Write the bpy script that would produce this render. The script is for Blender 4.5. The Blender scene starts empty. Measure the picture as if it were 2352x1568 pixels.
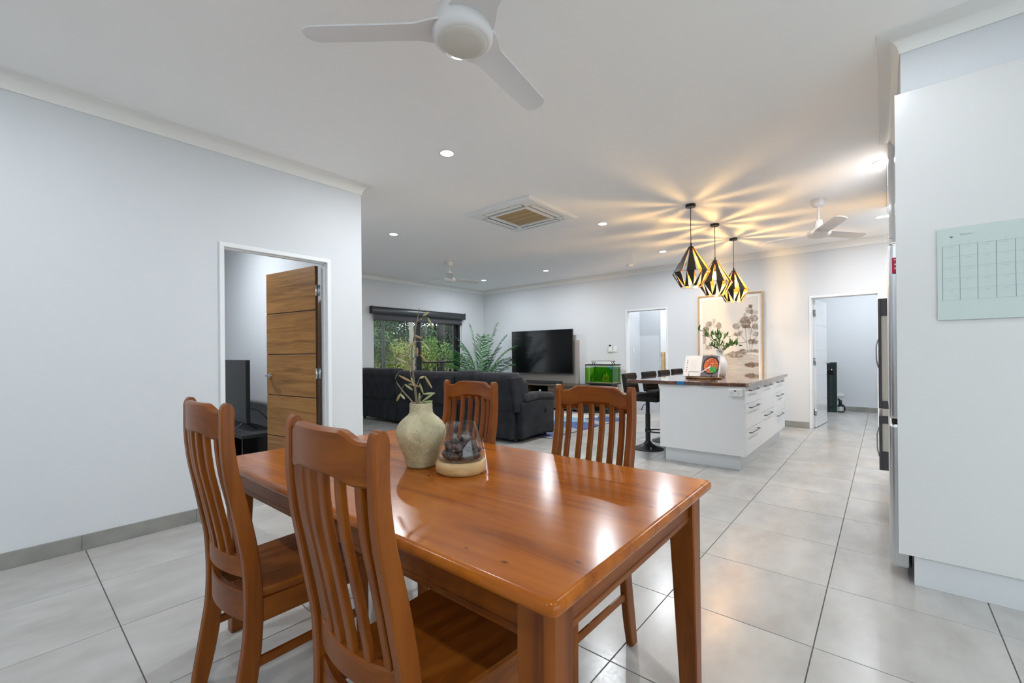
import bpy, bmesh, math, random
from mathutils import Vector, Matrix

random.seed(7)
C = bpy.context.scene.collection
S = bpy.context.scene
PI = math.pi

# ------------------------------------------------------------------ camera
H = 1.216
F, YAW, PITCH, ROLL, PPX, PPY = 1004.8, 0.70449, 0.0012875, 0.0089245, 1176.0, 811.05
_f = Vector((math.cos(YAW) * math.cos(PITCH), math.sin(YAW) * math.cos(PITCH), math.sin(PITCH)))
_r = Vector((math.sin(YAW), -math.cos(YAW), 0.0))
_d = _f.cross(_r)
CAM_R = _r * math.cos(ROLL) + _d * math.sin(ROLL)
CAM_D = -_r * math.sin(ROLL) + _d * math.cos(ROLL)
CAM_F = _f
cam = bpy.data.cameras.new('camera')
cam.sensor_fit = 'HORIZONTAL'
cam.sensor_width = 36.0
cam.lens = F / 2352.0 * 36.0
cam.shift_y = (PPY - 784.0) / 2352.0
cam.clip_start = 0.02
cam.clip_end = 300
co = bpy.data.objects.new('camera', cam)
C.objects.link(co)
m3 = Matrix((CAM_R, -CAM_D, -CAM_F)).transposed()
co.matrix_world = Matrix.Translation((0, 0, H)) @ m3.to_4x4()
S.camera = co

# ------------------------------------------------------------------ world, exposure
SKY_STRENGTH = 2.7
DOWNLIGHT = 13.5     # watts of each downlight
PENDANT = 13.0       # watts of each pendant bulb
w = bpy.data.worlds.new('world')
S.world = w
w.use_nodes = True
bg = w.node_tree.nodes['Background']
bg.inputs['Color'].default_value = (0.86, 0.93, 1.0, 1)
bg.inputs['Strength'].default_value = SKY_STRENGTH
S.view_settings.view_transform = 'Standard'
S.view_settings.look = 'None'
S.view_settings.exposure = 0.46
S.view_settings.gamma = 1.0
S.view_settings.use_curve_mapping = False
S.cycles.max_bounces = 6
S.cycles.diffuse_bounces = 4
S.cycles.glossy_bounces = 3
S.cycles.transmission_bounces = 4
S.cycles.transparent_max_bounces = 10
S.cycles.use_adaptive_sampling = True
S.cycles.adaptive_threshold = 0.12
S.cycles.adaptive_min_samples = 16
S.cycles.use_denoising = True
S.cycles.caustics_reflective = False
S.cycles.caustics_refractive = False


# ------------------------------------------------------------------ materials
def lin(c):
    return tuple(((v / 255.0) / 12.92 if v / 255.0 <= 0.04045 else ((v / 255.0 + 0.055) / 1.055) ** 2.4) for v in c)


MATS = {}


def mat(name, col, rough=0.5, metal=0.0, spec=0.5, emit=0.0, ecol=None, coat=0.0, noise=None, bump=None, sheen=0.0, coat_rough=0.05):
    """Principled material; noise=(scale, amount), bump=(scale, strength)."""
    m = bpy.data.materials.new(name)
    m.use_nodes = True
    nt = m.node_tree
    b = nt.nodes['Principled BSDF']
    b.inputs['Base Color'].default_value = (*col, 1)
    b.inputs['Roughness'].default_value = rough
    b.inputs['Metallic'].default_value = metal
    b.inputs['Specular IOR Level'].default_value = spec
    b.inputs['Coat Weight'].default_value = coat
    b.inputs['Coat Roughness'].default_value = coat_rough
    if sheen:
        b.inputs['Sheen Weight'].default_value = sheen
        b.inputs['Sheen Roughness'].default_value = 0.4
    if emit:
        b.inputs['Emission Color'].default_value = (*(ecol or col), 1)
        b.inputs['Emission Strength'].default_value = emit
    tc = None
    if noise or bump:
        tc = nt.nodes.new('ShaderNodeTexCoord')
    if noise:
        n = nt.nodes.new('ShaderNodeTexNoise')
        n.inputs['Scale'].default_value = noise[0]
        n.inputs['Detail'].default_value = 6
        nt.links.new(tc.outputs['Object'], n.inputs['Vector'])
        r = nt.nodes.new('ShaderNodeValToRGB')
        a = noise[1]
        r.color_ramp.elements[0].position = 0.3
        r.color_ramp.elements[1].position = 0.7
        r.color_ramp.elements[0].color = (*[c * (1 - a) for c in col], 1)
        r.color_ramp.elements[1].color = (*[min(1, c * (1 + a)) for c in col], 1)
        nt.links.new(n.outputs['Fac'], r.inputs['Fac'])
        nt.links.new(r.outputs['Color'], b.inputs['Base Color'])
    if bump:
        n2 = nt.nodes.new('ShaderNodeTexNoise')
        n2.inputs['Scale'].default_value = bump[0]
        n2.inputs['Detail'].default_value = 4
        nt.links.new(tc.outputs['Object'], n2.inputs['Vector'])
        bp = nt.nodes.new('ShaderNodeBump')
        bp.inputs['Strength'].default_value = bump[1]
        bp.inputs['Distance'].default_value = 0.01
        nt.links.new(n2.outputs['Fac'], bp.inputs['Height'])
        nt.links.new(bp.outputs['Normal'], b.inputs['Normal'])
    MATS[name] = m
    return m


def wood(name, dark, mid, light, axis=1, scale=3.0, stretch=14.0, rough=0.3, coat=0.0, knots=0.0, band=0.0, coat_rough=0.08, world=False, spec=0.5):
    """Timber grain stretched along one axis of the object; knots are dark voronoi cores."""
    m = bpy.data.materials.new(name)
    m.use_nodes = True
    nt = m.node_tree
    L = nt.links.new
    b = nt.nodes['Principled BSDF']
    b.inputs['Roughness'].default_value = rough
    b.inputs['Coat Weight'].default_value = coat
    b.inputs['Coat Roughness'].default_value = coat_rough
    b.inputs['Specular IOR Level'].default_value = spec
    tc = nt.nodes.new('ShaderNodeTexCoord')
    oi = nt.nodes.new('ShaderNodeObjectInfo')
    mp = nt.nodes.new('ShaderNodeMapping')
    sc = [stretch] * 3
    sc[axis] = 1.0
    mp.inputs['Scale'].default_value = [s * scale / 3.0 for s in sc]
    rnd = nt.nodes.new('ShaderNodeMath')
    rnd.operation = 'MULTIPLY'
    rnd.inputs[1].default_value = 37.0
    L(oi.outputs['Random'], rnd.inputs[0])
    cb = nt.nodes.new('ShaderNodeCombineXYZ')
    for i in range(3):
        L(rnd.outputs[0], cb.inputs[i])
    if not world:
        L(cb.outputs[0], mp.inputs['Location'])
    L(tc.outputs['Object'], mp.inputs['Vector'])
    n = nt.nodes.new('ShaderNodeTexNoise')
    n.inputs['Scale'].default_value = 1.6
    n.inputs['Detail'].default_value = 9
    n.inputs['Distortion'].default_value = 0.9
    n.inputs['Roughness'].default_value = 0.62
    L(mp.outputs[0], n.inputs['Vector'])
    r = nt.nodes.new('ShaderNodeValToRGB')
    e = r.color_ramp.elements
    e[0].position = 0.28
    e[0].color = (*dark, 1)
    e[1].position = 0.72
    e[1].color = (*light, 1)
    k = e.new(0.5)
    k.color = (*mid, 1)
    L(n.outputs['Fac'], r.inputs['Fac'])
    out = r.outputs['Color']
    if knots:
        v = nt.nodes.new('ShaderNodeTexVoronoi')
        mp2 = nt.nodes.new('ShaderNodeMapping')
        s2 = [knots] * 3
        s2[axis] = knots * 0.55
        mp2.inputs['Scale'].default_value = s2
        L(tc.outputs['Object'], mp2.inputs['Vector'])
        n3 = nt.nodes.new('ShaderNodeTexNoise')
        n3.inputs['Scale'].default_value = 9.0
        L(tc.outputs['Object'], n3.inputs['Vector'])
        mx0 = nt.nodes.new('ShaderNodeMixRGB')
        mx0.inputs['Fac'].default_value = 0.06
        L(mp2.outputs[0], mx0.inputs[1])
        L(n3.outputs['Color'], mx0.inputs[2])
        L(mx0.outputs[0], v.inputs['Vector'])
        v.inputs['Randomness'].default_value = 1.0
        kr = nt.nodes.new('ShaderNodeValToRGB')
        kr.color_ramp.elements[0].position = 0.02
        kr.color_ramp.elements[0].color = (1, 1, 1, 1)
        kr.color_ramp.elements[1].position = 0.10
        kr.color_ramp.elements[1].color = (0, 0, 0, 1)
        L(v.outputs['Distance'], kr.inputs['Fac'])
        mx = nt.nodes.new('ShaderNodeMixRGB')
        L(kr.outputs['Color'], mx.inputs['Fac'])
        L(out, mx.inputs[1])
        mx.inputs[2].default_value = (*[c * 0.28 for c in dark], 1)
        out = mx.outputs[0]
    if band:
        # glued-up boards: each board a slightly different tone
        sx = nt.nodes.new('ShaderNodeSeparateXYZ')
        L(tc.outputs['Object'], sx.inputs[0])
        mm = nt.nodes.new('ShaderNodeMath')
        mm.operation = 'MULTIPLY'
        mm.inputs[1].default_value = 1.0 / band
        L(sx.outputs[0 if axis != 0 else 1], mm.inputs[0])
        fl = nt.nodes.new('ShaderNodeMath')
        fl.operation = 'FLOOR'
        L(mm.outputs[0], fl.inputs[0])
        wn = nt.nodes.new('ShaderNodeTexWhiteNoise')
        wn.noise_dimensions = '1D'
        L(fl.outputs[0], wn.inputs['W'])
        hs = nt.nodes.new('ShaderNodeHueSaturation')
        mr = nt.nodes.new('ShaderNodeMapRange')
        mr.inputs['To Min'].default_value = 0.92
        mr.inputs['To Max'].default_value = 1.08
        L(wn.outputs['Value'], mr.inputs['Value'])
        L(mr.outputs[0], hs.inputs['Value'])
        L(out, hs.inputs['Color'])
        out = hs.outputs[0]
    L(out, b.inputs['Base Color'])
    MATS[name] = m
    return m


def thin_glass(name, tint=(0.95, 0.98, 0.97), refl=1.0):
    m = bpy.data.materials.new(name)
    m.use_nodes = True
    nt = m.node_tree
    nt.nodes.clear()
    o = nt.nodes.new('ShaderNodeOutputMaterial')
    t = nt.nodes.new('ShaderNodeBsdfTransparent')
    t.inputs[0].default_value = (*tint, 1)
    g = nt.nodes.new('ShaderNodeBsdfGlossy')
    g.inputs['Roughness'].default_value = 0.02
    lw = nt.nodes.new('ShaderNodeLayerWeight')
    lw.inputs['Blend'].default_value = 0.5
    pw = nt.nodes.new('ShaderNodeMath')
    pw.operation = 'POWER'
    pw.inputs[1].default_value = 4.0
    nt.links.new(lw.outputs['Facing'], pw.inputs[0])
    fr = nt.nodes.new('ShaderNodeMath')
    fr.operation = 'MULTIPLY_ADD'
    fr.inputs[1].default_value = 0.7
    fr.inputs[2].default_value = 0.035
    nt.links.new(pw.outputs[0], fr.inputs[0])
    mx = nt.nodes.new('ShaderNodeMixShader')
    nt.links.new(fr.outputs[0], mx.inputs[0])
    nt.links.new(t.outputs[0], mx.inputs[1])
    nt.links.new(g.outputs[0], mx.inputs[2])
    nt.links.new(mx.outputs[0], o.inputs[0])
    MATS[name] = m
    return m


def vcol(name, rough=0.6, spec=0.3):
    m = bpy.data.materials.new(name)
    m.use_nodes = True
    nt = m.node_tree
    b = nt.nodes['Principled BSDF']
    b.inputs['Roughness'].default_value = rough
    b.inputs['Specular IOR Level'].default_value = spec
    a = nt.nodes.new('ShaderNodeAttribute')
    a.attribute_name = 'print'
    nt.links.new(a.outputs['Color'], b.inputs['Base Color'])
    MATS[name] = m
    return m


mat('wall', (0.665, 0.69, 0.715), 0.75, spec=0.25, bump=(180, 0.03))
mat('ceiling', (0.93, 0.92, 0.91), 0.85, spec=0.2)
mat('cornice', (0.83, 0.83, 0.81), 0.7, spec=0.25)
mat('frame_white', (0.80, 0.82, 0.83), 0.35)
mat('gloss_white', (0.82, 0.83, 0.84), 0.08, coat=0.4)
mat('cab_white', (0.80, 0.815, 0.83), 0.3)
mat('panel_white', (0.70, 0.705, 0.70), 0.28)
mat('plastic_white', (0.82, 0.83, 0.83), 0.35)
mat('fan_white', (0.74, 0.735, 0.74), 0.38)
mat('fan_diffuser', (0.62, 0.60, 0.54), 0.25)
mat('steel', (0.58, 0.60, 0.62), 0.28, metal=1.0)
mat('brushed', (0.74, 0.765, 0.79), 0.36, metal=0.3)
mat('chrome', (0.75, 0.75, 0.76), 0.12, metal=1.0)
mat('dark_handle', (0.12, 0.11, 0.10), 0.35, metal=0.7)
mat('black', (0.012, 0.012, 0.013), 0.4)
mat('black_gloss', (0.008, 0.008, 0.009), 0.07)
mat('black_soft', (0.02, 0.021, 0.024), 0.6)
mat('black_metal', (0.016, 0.017, 0.019), 0.35, metal=0.3)
mat('screen', (0.005, 0.005, 0.006), 0.15, spec=0.22)
mat('charcoal_box', (0.035, 0.04, 0.045), 0.3)
mat('blind', (0.06, 0.06, 0.068), 0.6)
mat('oven_dark', (0.06, 0.06, 0.07), 0.35)
mat('cream_inset', (0.62, 0.60, 0.54), 0.25)
mat('sofa', (0.016, 0.018, 0.022), 0.85, spec=0.2, noise=(7, 0.35), bump=(40, 0.12), sheen=0.06)
mat('sofa_pad', (0.030, 0.029, 0.034), 0.85, spec=0.2, noise=(9, 0.35), bump=(30, 0.15), sheen=0.08)
mat('stool_fabric', (0.017, 0.016, 0.016), 0.8, spec=0.25, noise=(30, 0.2))
mat('grout', (0.12, 0.115, 0.10), 0.9)
mat('skirting', (0.27, 0.265, 0.245), 0.5, noise=(6, 0.18))
mat('taupe', (0.40, 0.37, 0.35), 0.5)
mat('oak', (0.50, 0.34, 0.18), 0.4, noise=(20, 0.12))
mat('paper', (0.82, 0.81, 0.79), 0.8)
mat('calendar_glass', (0.56, 0.65, 0.63), 0.12, coat=0.3)
mat('ink', (0.10, 0.14, 0.15), 0.6)
mat('ink_light', (0.30, 0.37, 0.37), 0.6)
mat('red', (0.55, 0.01, 0.06), 0.4)
mat('blue_plastic', (0.02, 0.20, 0.75), 0.35)
mat('blue_resin', (0.01, 0.16, 0.36), 0.15, coat=0.5)
mat('shade_black', (0.020, 0.018, 0.015), 0.4, metal=0.2)
mat('shade_gold', (0.75, 0.40, 0.14), 0.32, metal=0.9)
mat('lens', (1, 1, 1), 0.3, emit=14.0, ecol=(0.90, 0.95, 1.0))
mat('lens_warm', (1, 1, 1), 0.3, emit=60, ecol=(1.0, 0.72, 0.42))
MATS['lens'].cycles.emission_sampling = 'NONE'
mat('tank_lamp', (1, 1, 1), 0.3, emit=5, ecol=(0.9, 1.0, 0.85))
mat('stone_vase', (0.45, 0.40, 0.25), 0.5, noise=(16, 0.25), bump=(45, 0.5))
mat('white_ceramic', (0.85, 0.86, 0.86), 0.25)
mat('pod', (0.33, 0.30, 0.14), 0.7, noise=(30, 0.25))
mat('pod_green', (0.33, 0.36, 0.17), 0.7, noise=(30, 0.2))
mat('pod_brown', (0.34, 0.24, 0.11), 0.7, noise=(30, 0.2))
mat('twig', (0.19, 0.15, 0.10), 0.8)
mat('nut', (0.045, 0.024, 0.017), 0.6, noise=(50, 0.4), bump=(60, 0.5))
mat('palm_leaf', (0.035, 0.19, 0.028), 0.45, noise=(4, 0.4))
mat('palm_leaf_dark', (0.012, 0.085, 0.03), 0.45, noise=(4, 0.4))
mat('palm_stem', (0.07, 0.25, 0.04), 0.5)
mat('leaf', (0.07, 0.19, 0.04), 0.4, noise=(9, 0.4))
mat('terracotta', (0.05, 0.05, 0.05), 0.5)
mat('gravel', (0.42, 0.33, 0.19), 0.9, noise=(150, 0.5))
mat('tank_green', (0.075, 0.20, 0.008), 0.5, noise=(6, 0.7))
mat('tank_ornament', (0.40, 0.30, 0.13), 0.7, noise=(40, 0.3))
mat('tank_weed', (0.02, 0.14, 0.01), 0.6)
mat('dock_green', (0.008, 0.028, 0.024), 0.35)
mat('bush_a', (0.11, 0.18, 0.05), 0.8, noise=(0.6, 0.4))
mat('hill_green', (0.07, 0.10, 0.055), 0.95, noise=(1.5, 0.6))
mat('bush_b', (0.045, 0.085, 0.045), 0.8, noise=(0.6, 0.4))
mat('bush_c', (0.22, 0.24, 0.06), 0.8, noise=(0.6, 0.4))
mat('bark_dark', (0.022, 0.017, 0.016), 0.9, noise=(5, 0.4))
mat('bark_pale', (0.22, 0.19, 0.165), 0.9, noise=(5, 0.3))
mat('soil', (0.15, 0.13, 0.06), 0.95, noise=(0.8, 0.5))


def bulb_material():
    # clear lit globe: lets the filament's light out and glows itself
    m = bpy.data.materials.new('bulb')
    m.use_nodes = True
    nt = m.node_tree
    nt.nodes.clear()
    o = nt.nodes.new('ShaderNodeOutputMaterial')
    t = nt.nodes.new('ShaderNodeBsdfTransparent')
    e = nt.nodes.new('ShaderNodeEmission')
    e.inputs[0].default_value = (1.0, 0.66, 0.25, 1)
    e.inputs[1].default_value = 6.0
    ad = nt.nodes.new('ShaderNodeAddShader')
    nt.links.new(t.outputs[0], ad.inputs[0])
    nt.links.new(e.outputs[0], ad.inputs[1])
    nt.links.new(ad.outputs[0], o.inputs[0])
    m.cycles.emission_sampling = 'NONE'
    MATS['bulb'] = m


bulb_material()
thin_glass('window_glass')
thin_glass('tank_glass', (0.94, 0.98, 0.95))
thin_glass('bowl_glass', (0.985, 0.985, 0.985))
vcol('art_print', 0.85, 0.2)
vcol('page_print', 0.6)
vcol('rug_print', 0.95, 0.1)

wood('pine', (0.20, 0.048, 0.004), (0.345, 0.092, 0.008), (0.44, 0.135, 0.015), axis=1, scale=2.0, stretch=11, rough=0.20, coat=0.0, knots=3.1, band=0.125, world=True, spec=0.25)
wood('chair_wood', (0.10, 0.022, 0.0018), (0.20, 0.052, 0.0045), (0.27, 0.080, 0.008), axis=2, scale=2.5, stretch=10, rough=0.33, coat=0.0, spec=0.28)
wood('chair_wood_y', (0.10, 0.022, 0.0018), (0.20, 0.052, 0.0045), (0.27, 0.080, 0.008), axis=1, scale=2.5, stretch=10, rough=0.33, coat=0.0, spec=0.28)
wood('chair_wood_x', (0.10, 0.022, 0.0018), (0.20, 0.052, 0.0045), (0.27, 0.080, 0.008), axis=0, scale=2.5, stretch=10, rough=0.33, coat=0.0, spec=0.28)
wood('door_wood', (0.16, 0.066, 0.014), (0.35, 0.162, 0.042), (0.45, 0.235, 0.070), axis=0, scale=2.4, stretch=17, rough=0.4)
mat('door_core', (0.05, 0.022, 0.010), 0.6)
wood('island_top', (0.035, 0.012, 0.006), (0.10, 0.035, 0.015), (0.22, 0.10, 0.05), axis=0, scale=2.0, stretch=6, rough=0.12, coat=1.0, coat_rough=0.03)
wood('live_edge', (0.16, 0.10, 0.05), (0.36, 0.25, 0.16), (0.58, 0.46, 0.34), axis=0, scale=6.0, stretch=5, rough=0.2, coat=0.6)
wood('tv_unit', (0.035, 0.022, 0.012), (0.08, 0.052, 0.028), (0.13, 0.09, 0.05), axis=1, scale=3, stretch=10, rough=0.5)
wood('board', (0.10, 0.05, 0.02), (0.26, 0.15, 0.06), (0.45, 0.28, 0.12), axis=1, scale=8, stretch=5, rough=0.4)
wood('pale_wood', (0.40, 0.25, 0.10), (0.55, 0.37, 0.17), (0.64, 0.46, 0.24), axis=1, scale=5, stretch=6, rough=0.4)


def tile_material():
    m = bpy.data.materials.new('tile')
    m.use_nodes = True
    nt = m.node_tree
    L = nt.links.new
    b = nt.nodes['Principled BSDF']
    tc = nt.nodes.new('ShaderNodeTexCoord')
    oi = nt.nodes.new('ShaderNodeObjectInfo')
    ge = nt.nodes.new('ShaderNodeNewGeometry')
    mp = nt.nodes.new('ShaderNodeMapping')
    mp.inputs['Scale'].default_value = (1.0, 1.9, 1.0)
    ad = nt.nodes.new('ShaderNodeVectorMath')
    ad.operation = 'MULTIPLY_ADD'
    cb = nt.nodes.new('ShaderNodeCombineXYZ')
    for i in range(3):
        L(oi.outputs['Random'], cb.inputs[i])
    L(cb.outputs[0], ad.inputs[0])
    ad.inputs[1].default_value = (40, 40, 40)
    L(ge.outputs['Position'], ad.inputs[2])
    L(ad.outputs[0], mp.inputs['Vector'])
    n = nt.nodes.new('ShaderNodeTexNoise')
    n.inputs['Scale'].default_value = 2.2
    n.inputs['Detail'].default_value = 8
    n.inputs['Roughness'].default_value = 0.6
    L(mp.outputs[0], n.inputs['Vector'])
    r = nt.nodes.new('ShaderNodeValToRGB')
    r.color_ramp.elements[0].position = 0.28
    r.color_ramp.elements[0].color = (0.375, 0.36, 0.335, 1)
    r.color_ramp.elements[1].position = 0.66
    r.color_ramp.elements[1].color = (0.49, 0.48, 0.46, 1)
    L(n.outputs['Fac'], r.inputs['Fac'])
    hs = nt.nodes.new('ShaderNodeHueSaturation')
    mr = nt.nodes.new('ShaderNodeMapRange')
    mr.inputs['To Min'].default_value = 0.95
    mr.inputs['To Max'].default_value = 1.05
    L(oi.outputs['Random'], mr.inputs['Value'])
    L(mr.outputs[0], hs.inputs['Value'])
    L(r.outputs['Color'], hs.inputs['Color'])
    L(hs.outputs[0], b.inputs['Base Color'])
    n2 = nt.nodes.new('ShaderNodeTexNoise')
    n2.inputs['Scale'].default_value = 60
    n2.inputs['Detail'].default_value = 5
    L(tc.outputs['Object'], n2.inputs['Vector'])
    mr2 = nt.nodes.new('ShaderNodeMapRange')
    mr2.inputs['To Min'].default_value = 0.16
    mr2.inputs['To Max'].default_value = 0.30
    L(n2.outputs['Fac'], mr2.inputs['Value'])
    L(mr2.outputs[0], b.inputs['Roughness'])
    bp = nt.nodes.new('ShaderNodeBump')
    bp.inputs['Strength'].default_value = 0.025
    bp.inputs['Distance'].default_value = 0.004
    L(n2.outputs['Fac'], bp.inputs['Height'])
    L(bp.outputs[0], b.inputs['Normal'])
    b.inputs['Specular IOR Level'].default_value = 0.5
    MATS['tile'] = m


tile_material()


def speckle_material():
    m = MATS['stone_vase']
    nt = m.node_tree
    b = nt.nodes['Principled BSDF']
    src = b.inputs['Base Color'].links[0].from_socket
    tc = nt.nodes.new('ShaderNodeTexCoord')
    v = nt.nodes.new('ShaderNodeTexVoronoi')
    v.inputs['Scale'].default_value = 170
    nt.links.new(tc.outputs['Object'], v.inputs['Vector'])
    r = nt.nodes.new('ShaderNodeValToRGB')
    r.color_ramp.elements[0].position = 0.16
    r.color_ramp.elements[0].color = (1, 1, 1, 1)
    r.color_ramp.elements[1].position = 0.24
    r.color_ramp.elements[1].color = (0, 0, 0, 1)
    nt.links.new(v.outputs['Distance'], r.inputs['Fac'])
    n = nt.nodes.new('ShaderNodeTexNoise')
    n.inputs['Scale'].default_value = 25
    nt.links.new(tc.outputs['Object'], n.inputs['Vector'])
    r2 = nt.nodes.new('ShaderNodeValToRGB')
    r2.color_ramp.elements[0].position = 0.44
    r2.color_ramp.elements[1].position = 0.52
    nt.links.new(n.outputs['Fac'], r2.inputs['Fac'])
    mu = nt.nodes.new('ShaderNodeMath')
    mu.operation = 'MULTIPLY'
    nt.links.new(r.outputs['Color'], mu.inputs[0])
    nt.links.new(r2.outputs['Color'], mu.inputs[1])
    mx = nt.nodes.new('ShaderNodeMixRGB')
    nt.links.new(mu.outputs[0], mx.inputs['Fac'])
    nt.links.new(src, mx.inputs[1])
    mx.inputs[2].default_value = (0.10, 0.075, 0.045, 1)
    nt.links.new(mx.outputs[0], b.inputs['Base Color'])


speckle_material()


def water_material():
    m = bpy.data.materials.new('water')
    m.use_nodes = True
    nt = m.node_tree
    nt.nodes.clear()
    o = nt.nodes.new('ShaderNodeOutputMaterial')
    t = nt.nodes.new('ShaderNodeBsdfTransparent')
    t.inputs[0].default_value = (0.62, 0.86, 0.30, 1)
    g = nt.nodes.new('ShaderNodeBsdfTranslucent')
    g.inputs[0].default_value = (0.15, 0.42, 0.02, 1)
    mx = nt.nodes.new('ShaderNodeMixShader')
    mx.inputs[0].default_value = 0.25
    nt.links.new(t.outputs[0], mx.inputs[1])
    nt.links.new(g.outputs[0], mx.inputs[2])
    nt.links.new(mx.outputs[0], o.inputs[0])
    MATS['water'] = m


water_material()


# ------------------------------------------------------------------ mesh helpers
class MB:
    """Collects vertices and faces, then links them as one mesh object."""

    def __init__(self):
        self.v, self.f, self.mi = [], [], []

    def add(self, vs, fs, mi=0):
        o = len(self.v)
        self.v += [tuple(p) for p in vs]
        self.f += [tuple(i + o for i in f) for f in fs]
        self.mi += [mi] * len(fs)
        return self

    def box(self, x0, x1, y0, y1, z0, z1, b=0.0, mi=0):
        if b <= 0:
            vs = [(x, y, z) for x in (x0, x1) for y in (y0, y1) for z in (z0, z1)]
            fs = [(0, 1, 3, 2), (4, 6, 7, 5), (0, 4, 5, 1), (2, 3, 7, 6), (0, 2, 6, 4), (1, 5, 7, 3)]
            return self.add(vs, fs, mi)
        b = min(b, (x1 - x0) * 0.49, (y1 - y0) * 0.49, (z1 - z0) * 0.49)
        cx, cy, cz = (x0 + x1) / 2, (y0 + y1) / 2, (z0 + z1) / 2
        hx, hy, hz = (x1 - x0) / 2, (y1 - y0) / 2, (z1 - z0) / 2
        vs, idx = [], {}
        for sx in (-1, 1):
            for sy in (-1, 1):
                for sz in (-1, 1):
                    for a in range(3):
                        p = [hx - b, hy - b, hz - b]
                        p[a] += b
                        idx[(sx, sy, sz, a)] = len(vs)
                        vs.append((cx + sx * p[0], cy + sy * p[1], cz + sz * p[2]))
        fs = []
        for a in range(3):
            b1, c1 = (a + 1) % 3, (a + 2) % 3
            for s in (-1, 1):
                q = []
                for (u, v_) in ((-1, -1), (1, -1), (1, 1), (-1, 1)):
                    k = [0, 0, 0]
                    k[a], k[b1], k[c1] = s, u, v_
                    q.append(idx[(*k, a)])
                fs.append(tuple(q if s > 0 else q[::-1]))
            # edges between faces b1 and c1, running along a
            for u in (-1, 1):
                for v_ in (-1, 1):
                    k0, k1 = [0, 0, 0], [0, 0, 0]
                    k0[a], k0[b1], k0[c1] = -1, u, v_
                    k1[a], k1[b1], k1[c1] = 1, u, v_
                    q = [idx[(*k0, b1)], idx[(*k1, b1)], idx[(*k1, c1)], idx[(*k0, c1)]]
                    fs.append(tuple(q if u * v_ > 0 else q[::-1]))
        for sx in (-1, 1):
            for sy in (-1, 1):
                for sz in (-1, 1):
                    t = [idx[(sx, sy, sz, a)] for a in range(3)]
                    fs.append(tuple(t if sx * sy * sz > 0 else t[::-1]))
        return self.add(vs, fs, mi)

    def rbox(self, x0, x1, y0, y1, z0, z1, r, k=3, n=2, warp=None, mi=0):
        """Soft box with round edges; warp(p) may bend it."""
        h = [(x1 - x0) / 2, (y1 - y0) / 2, (z1 - z0) / 2]
        c = [(x0 + x1) / 2, (y0 + y1) / 2, (z0 + z1) / 2]
        r = min(r, min(h) * 0.98)
        par = []
        for a in range(3):
            t = [-h[a] + r * i / k for i in range(k)]
            inner = h[a] - r
            t += [-inner + 2 * inner * i / n for i in range(n + 1)]
            t += [h[a] - r + r * (i + 1) / k for i in range(k)]
            par.append(t)

        def rnd(p):
            q = [max(-(h[i] - r), min(h[i] - r, p[i])) for i in range(3)]
            d = [p[i] - q[i] for i in range(3)]
            # equalise cube corner to sphere
            l = math.sqrt(sum(x * x for x in d))
            if l > 1e-9:
                p = [q[i] + d[i] / l * r for i in range(3)]
            p = (p[0] + c[0], p[1] + c[1], p[2] + c[2])
            return warp(p) if warp else p
        seen, vs, fs = {}, [], []

        def vid(p):
            key = tuple(round(x, 6) for x in p)
            if key not in seen:
                seen[key] = len(vs)
                vs.append(rnd(list(p)))
            return seen[key]
        for a in range(3):
            b1, c1 = (a + 1) % 3, (a + 2) % 3
            for s in (-1, 1):
                for i in range(len(par[b1]) - 1):
                    for j in range(len(par[c1]) - 1):
                        q = []
                        for (di, dj) in ((0, 0), (1, 0), (1, 1), (0, 1)):
                            p = [0, 0, 0]
                            p[a] = s * h[a]
                            p[b1] = par[b1][i + di]
                            p[c1] = par[c1][j + dj]
                            q.append(vid(p))
                        fs.append(tuple(q if s > 0 else q[::-1]))
        return self.add(vs, fs, mi)

    def lathe(self, prof, seg=32, c=(0, 0, 0), cap0=True, cap1=True, rib=None, mi=0):
        vs, fs = [], []
        n = len(prof)
        for (r, z) in prof:
            for i in range(seg):
                a = 2 * PI * i / seg
                rr = r * (rib(a, z) if rib else 1.0)
                vs.append((c[0] + rr * math.cos(a), c[1] + rr * math.sin(a), c[2] + z))
        up = 1 if prof[-1][1] >= prof[0][1] else -1
        for k in range(n - 1):
            for i in range(seg):
                j = (i + 1) % seg
                q = (k * seg + i, k * seg + j, (k + 1) * seg + j, (k + 1) * seg + i)
                fs.append(q)
        if cap0:
            fs.append(tuple(range(seg))[::-1])
        if cap1:
            fs.append(tuple((n - 1) * seg + i for i in range(seg)))
        return self.add(vs, fs, mi)

    def rings(self, rr, closed=True, caps=True, mi=0):
        """Loft through equal-length rings of points."""
        n = len(rr[0])
        vs = [p for r in rr for p in r]
        fs = []
        for k in range(len(rr) - 1):
            for i in range(n if closed else n - 1):
                j = (i + 1) % n
                fs.append((k * n + i, k * n + j, (k + 1) * n + j, (k + 1) * n + i))
        if caps and closed:
            fs.append(tuple(range(n))[::-1])
            fs.append(tuple((len(rr) - 1) * n + i for i in range(n)))
        return self.add(vs, fs, mi)

    def tube(self, pts, r, seg=6, mi=0):
        pts = [Vector(p) for p in pts]
        rr = []
        up = Vector((0.13, 0.31, 0.94)).normalized()
        for i, p in enumerate(pts):
            t = (pts[min(i + 1, len(pts) - 1)] - pts[max(i - 1, 0)])
            t = t.normalized() if t.length > 1e-9 else Vector((0, 0, 1))
            a = t.cross(up)
            if a.length < 1e-3:
                a = t.cross(Vector((1, 0, 0)))
            a.normalize()
            b = t.cross(a)
            rad = r[i] if isinstance(r, (list, tuple)) else r
            rr.append([p + (a * math.cos(2 * PI * s / seg) + b * math.sin(2 * PI * s / seg)) * rad for s in range(seg)])
        return self.rings(rr, mi=mi)

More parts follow.
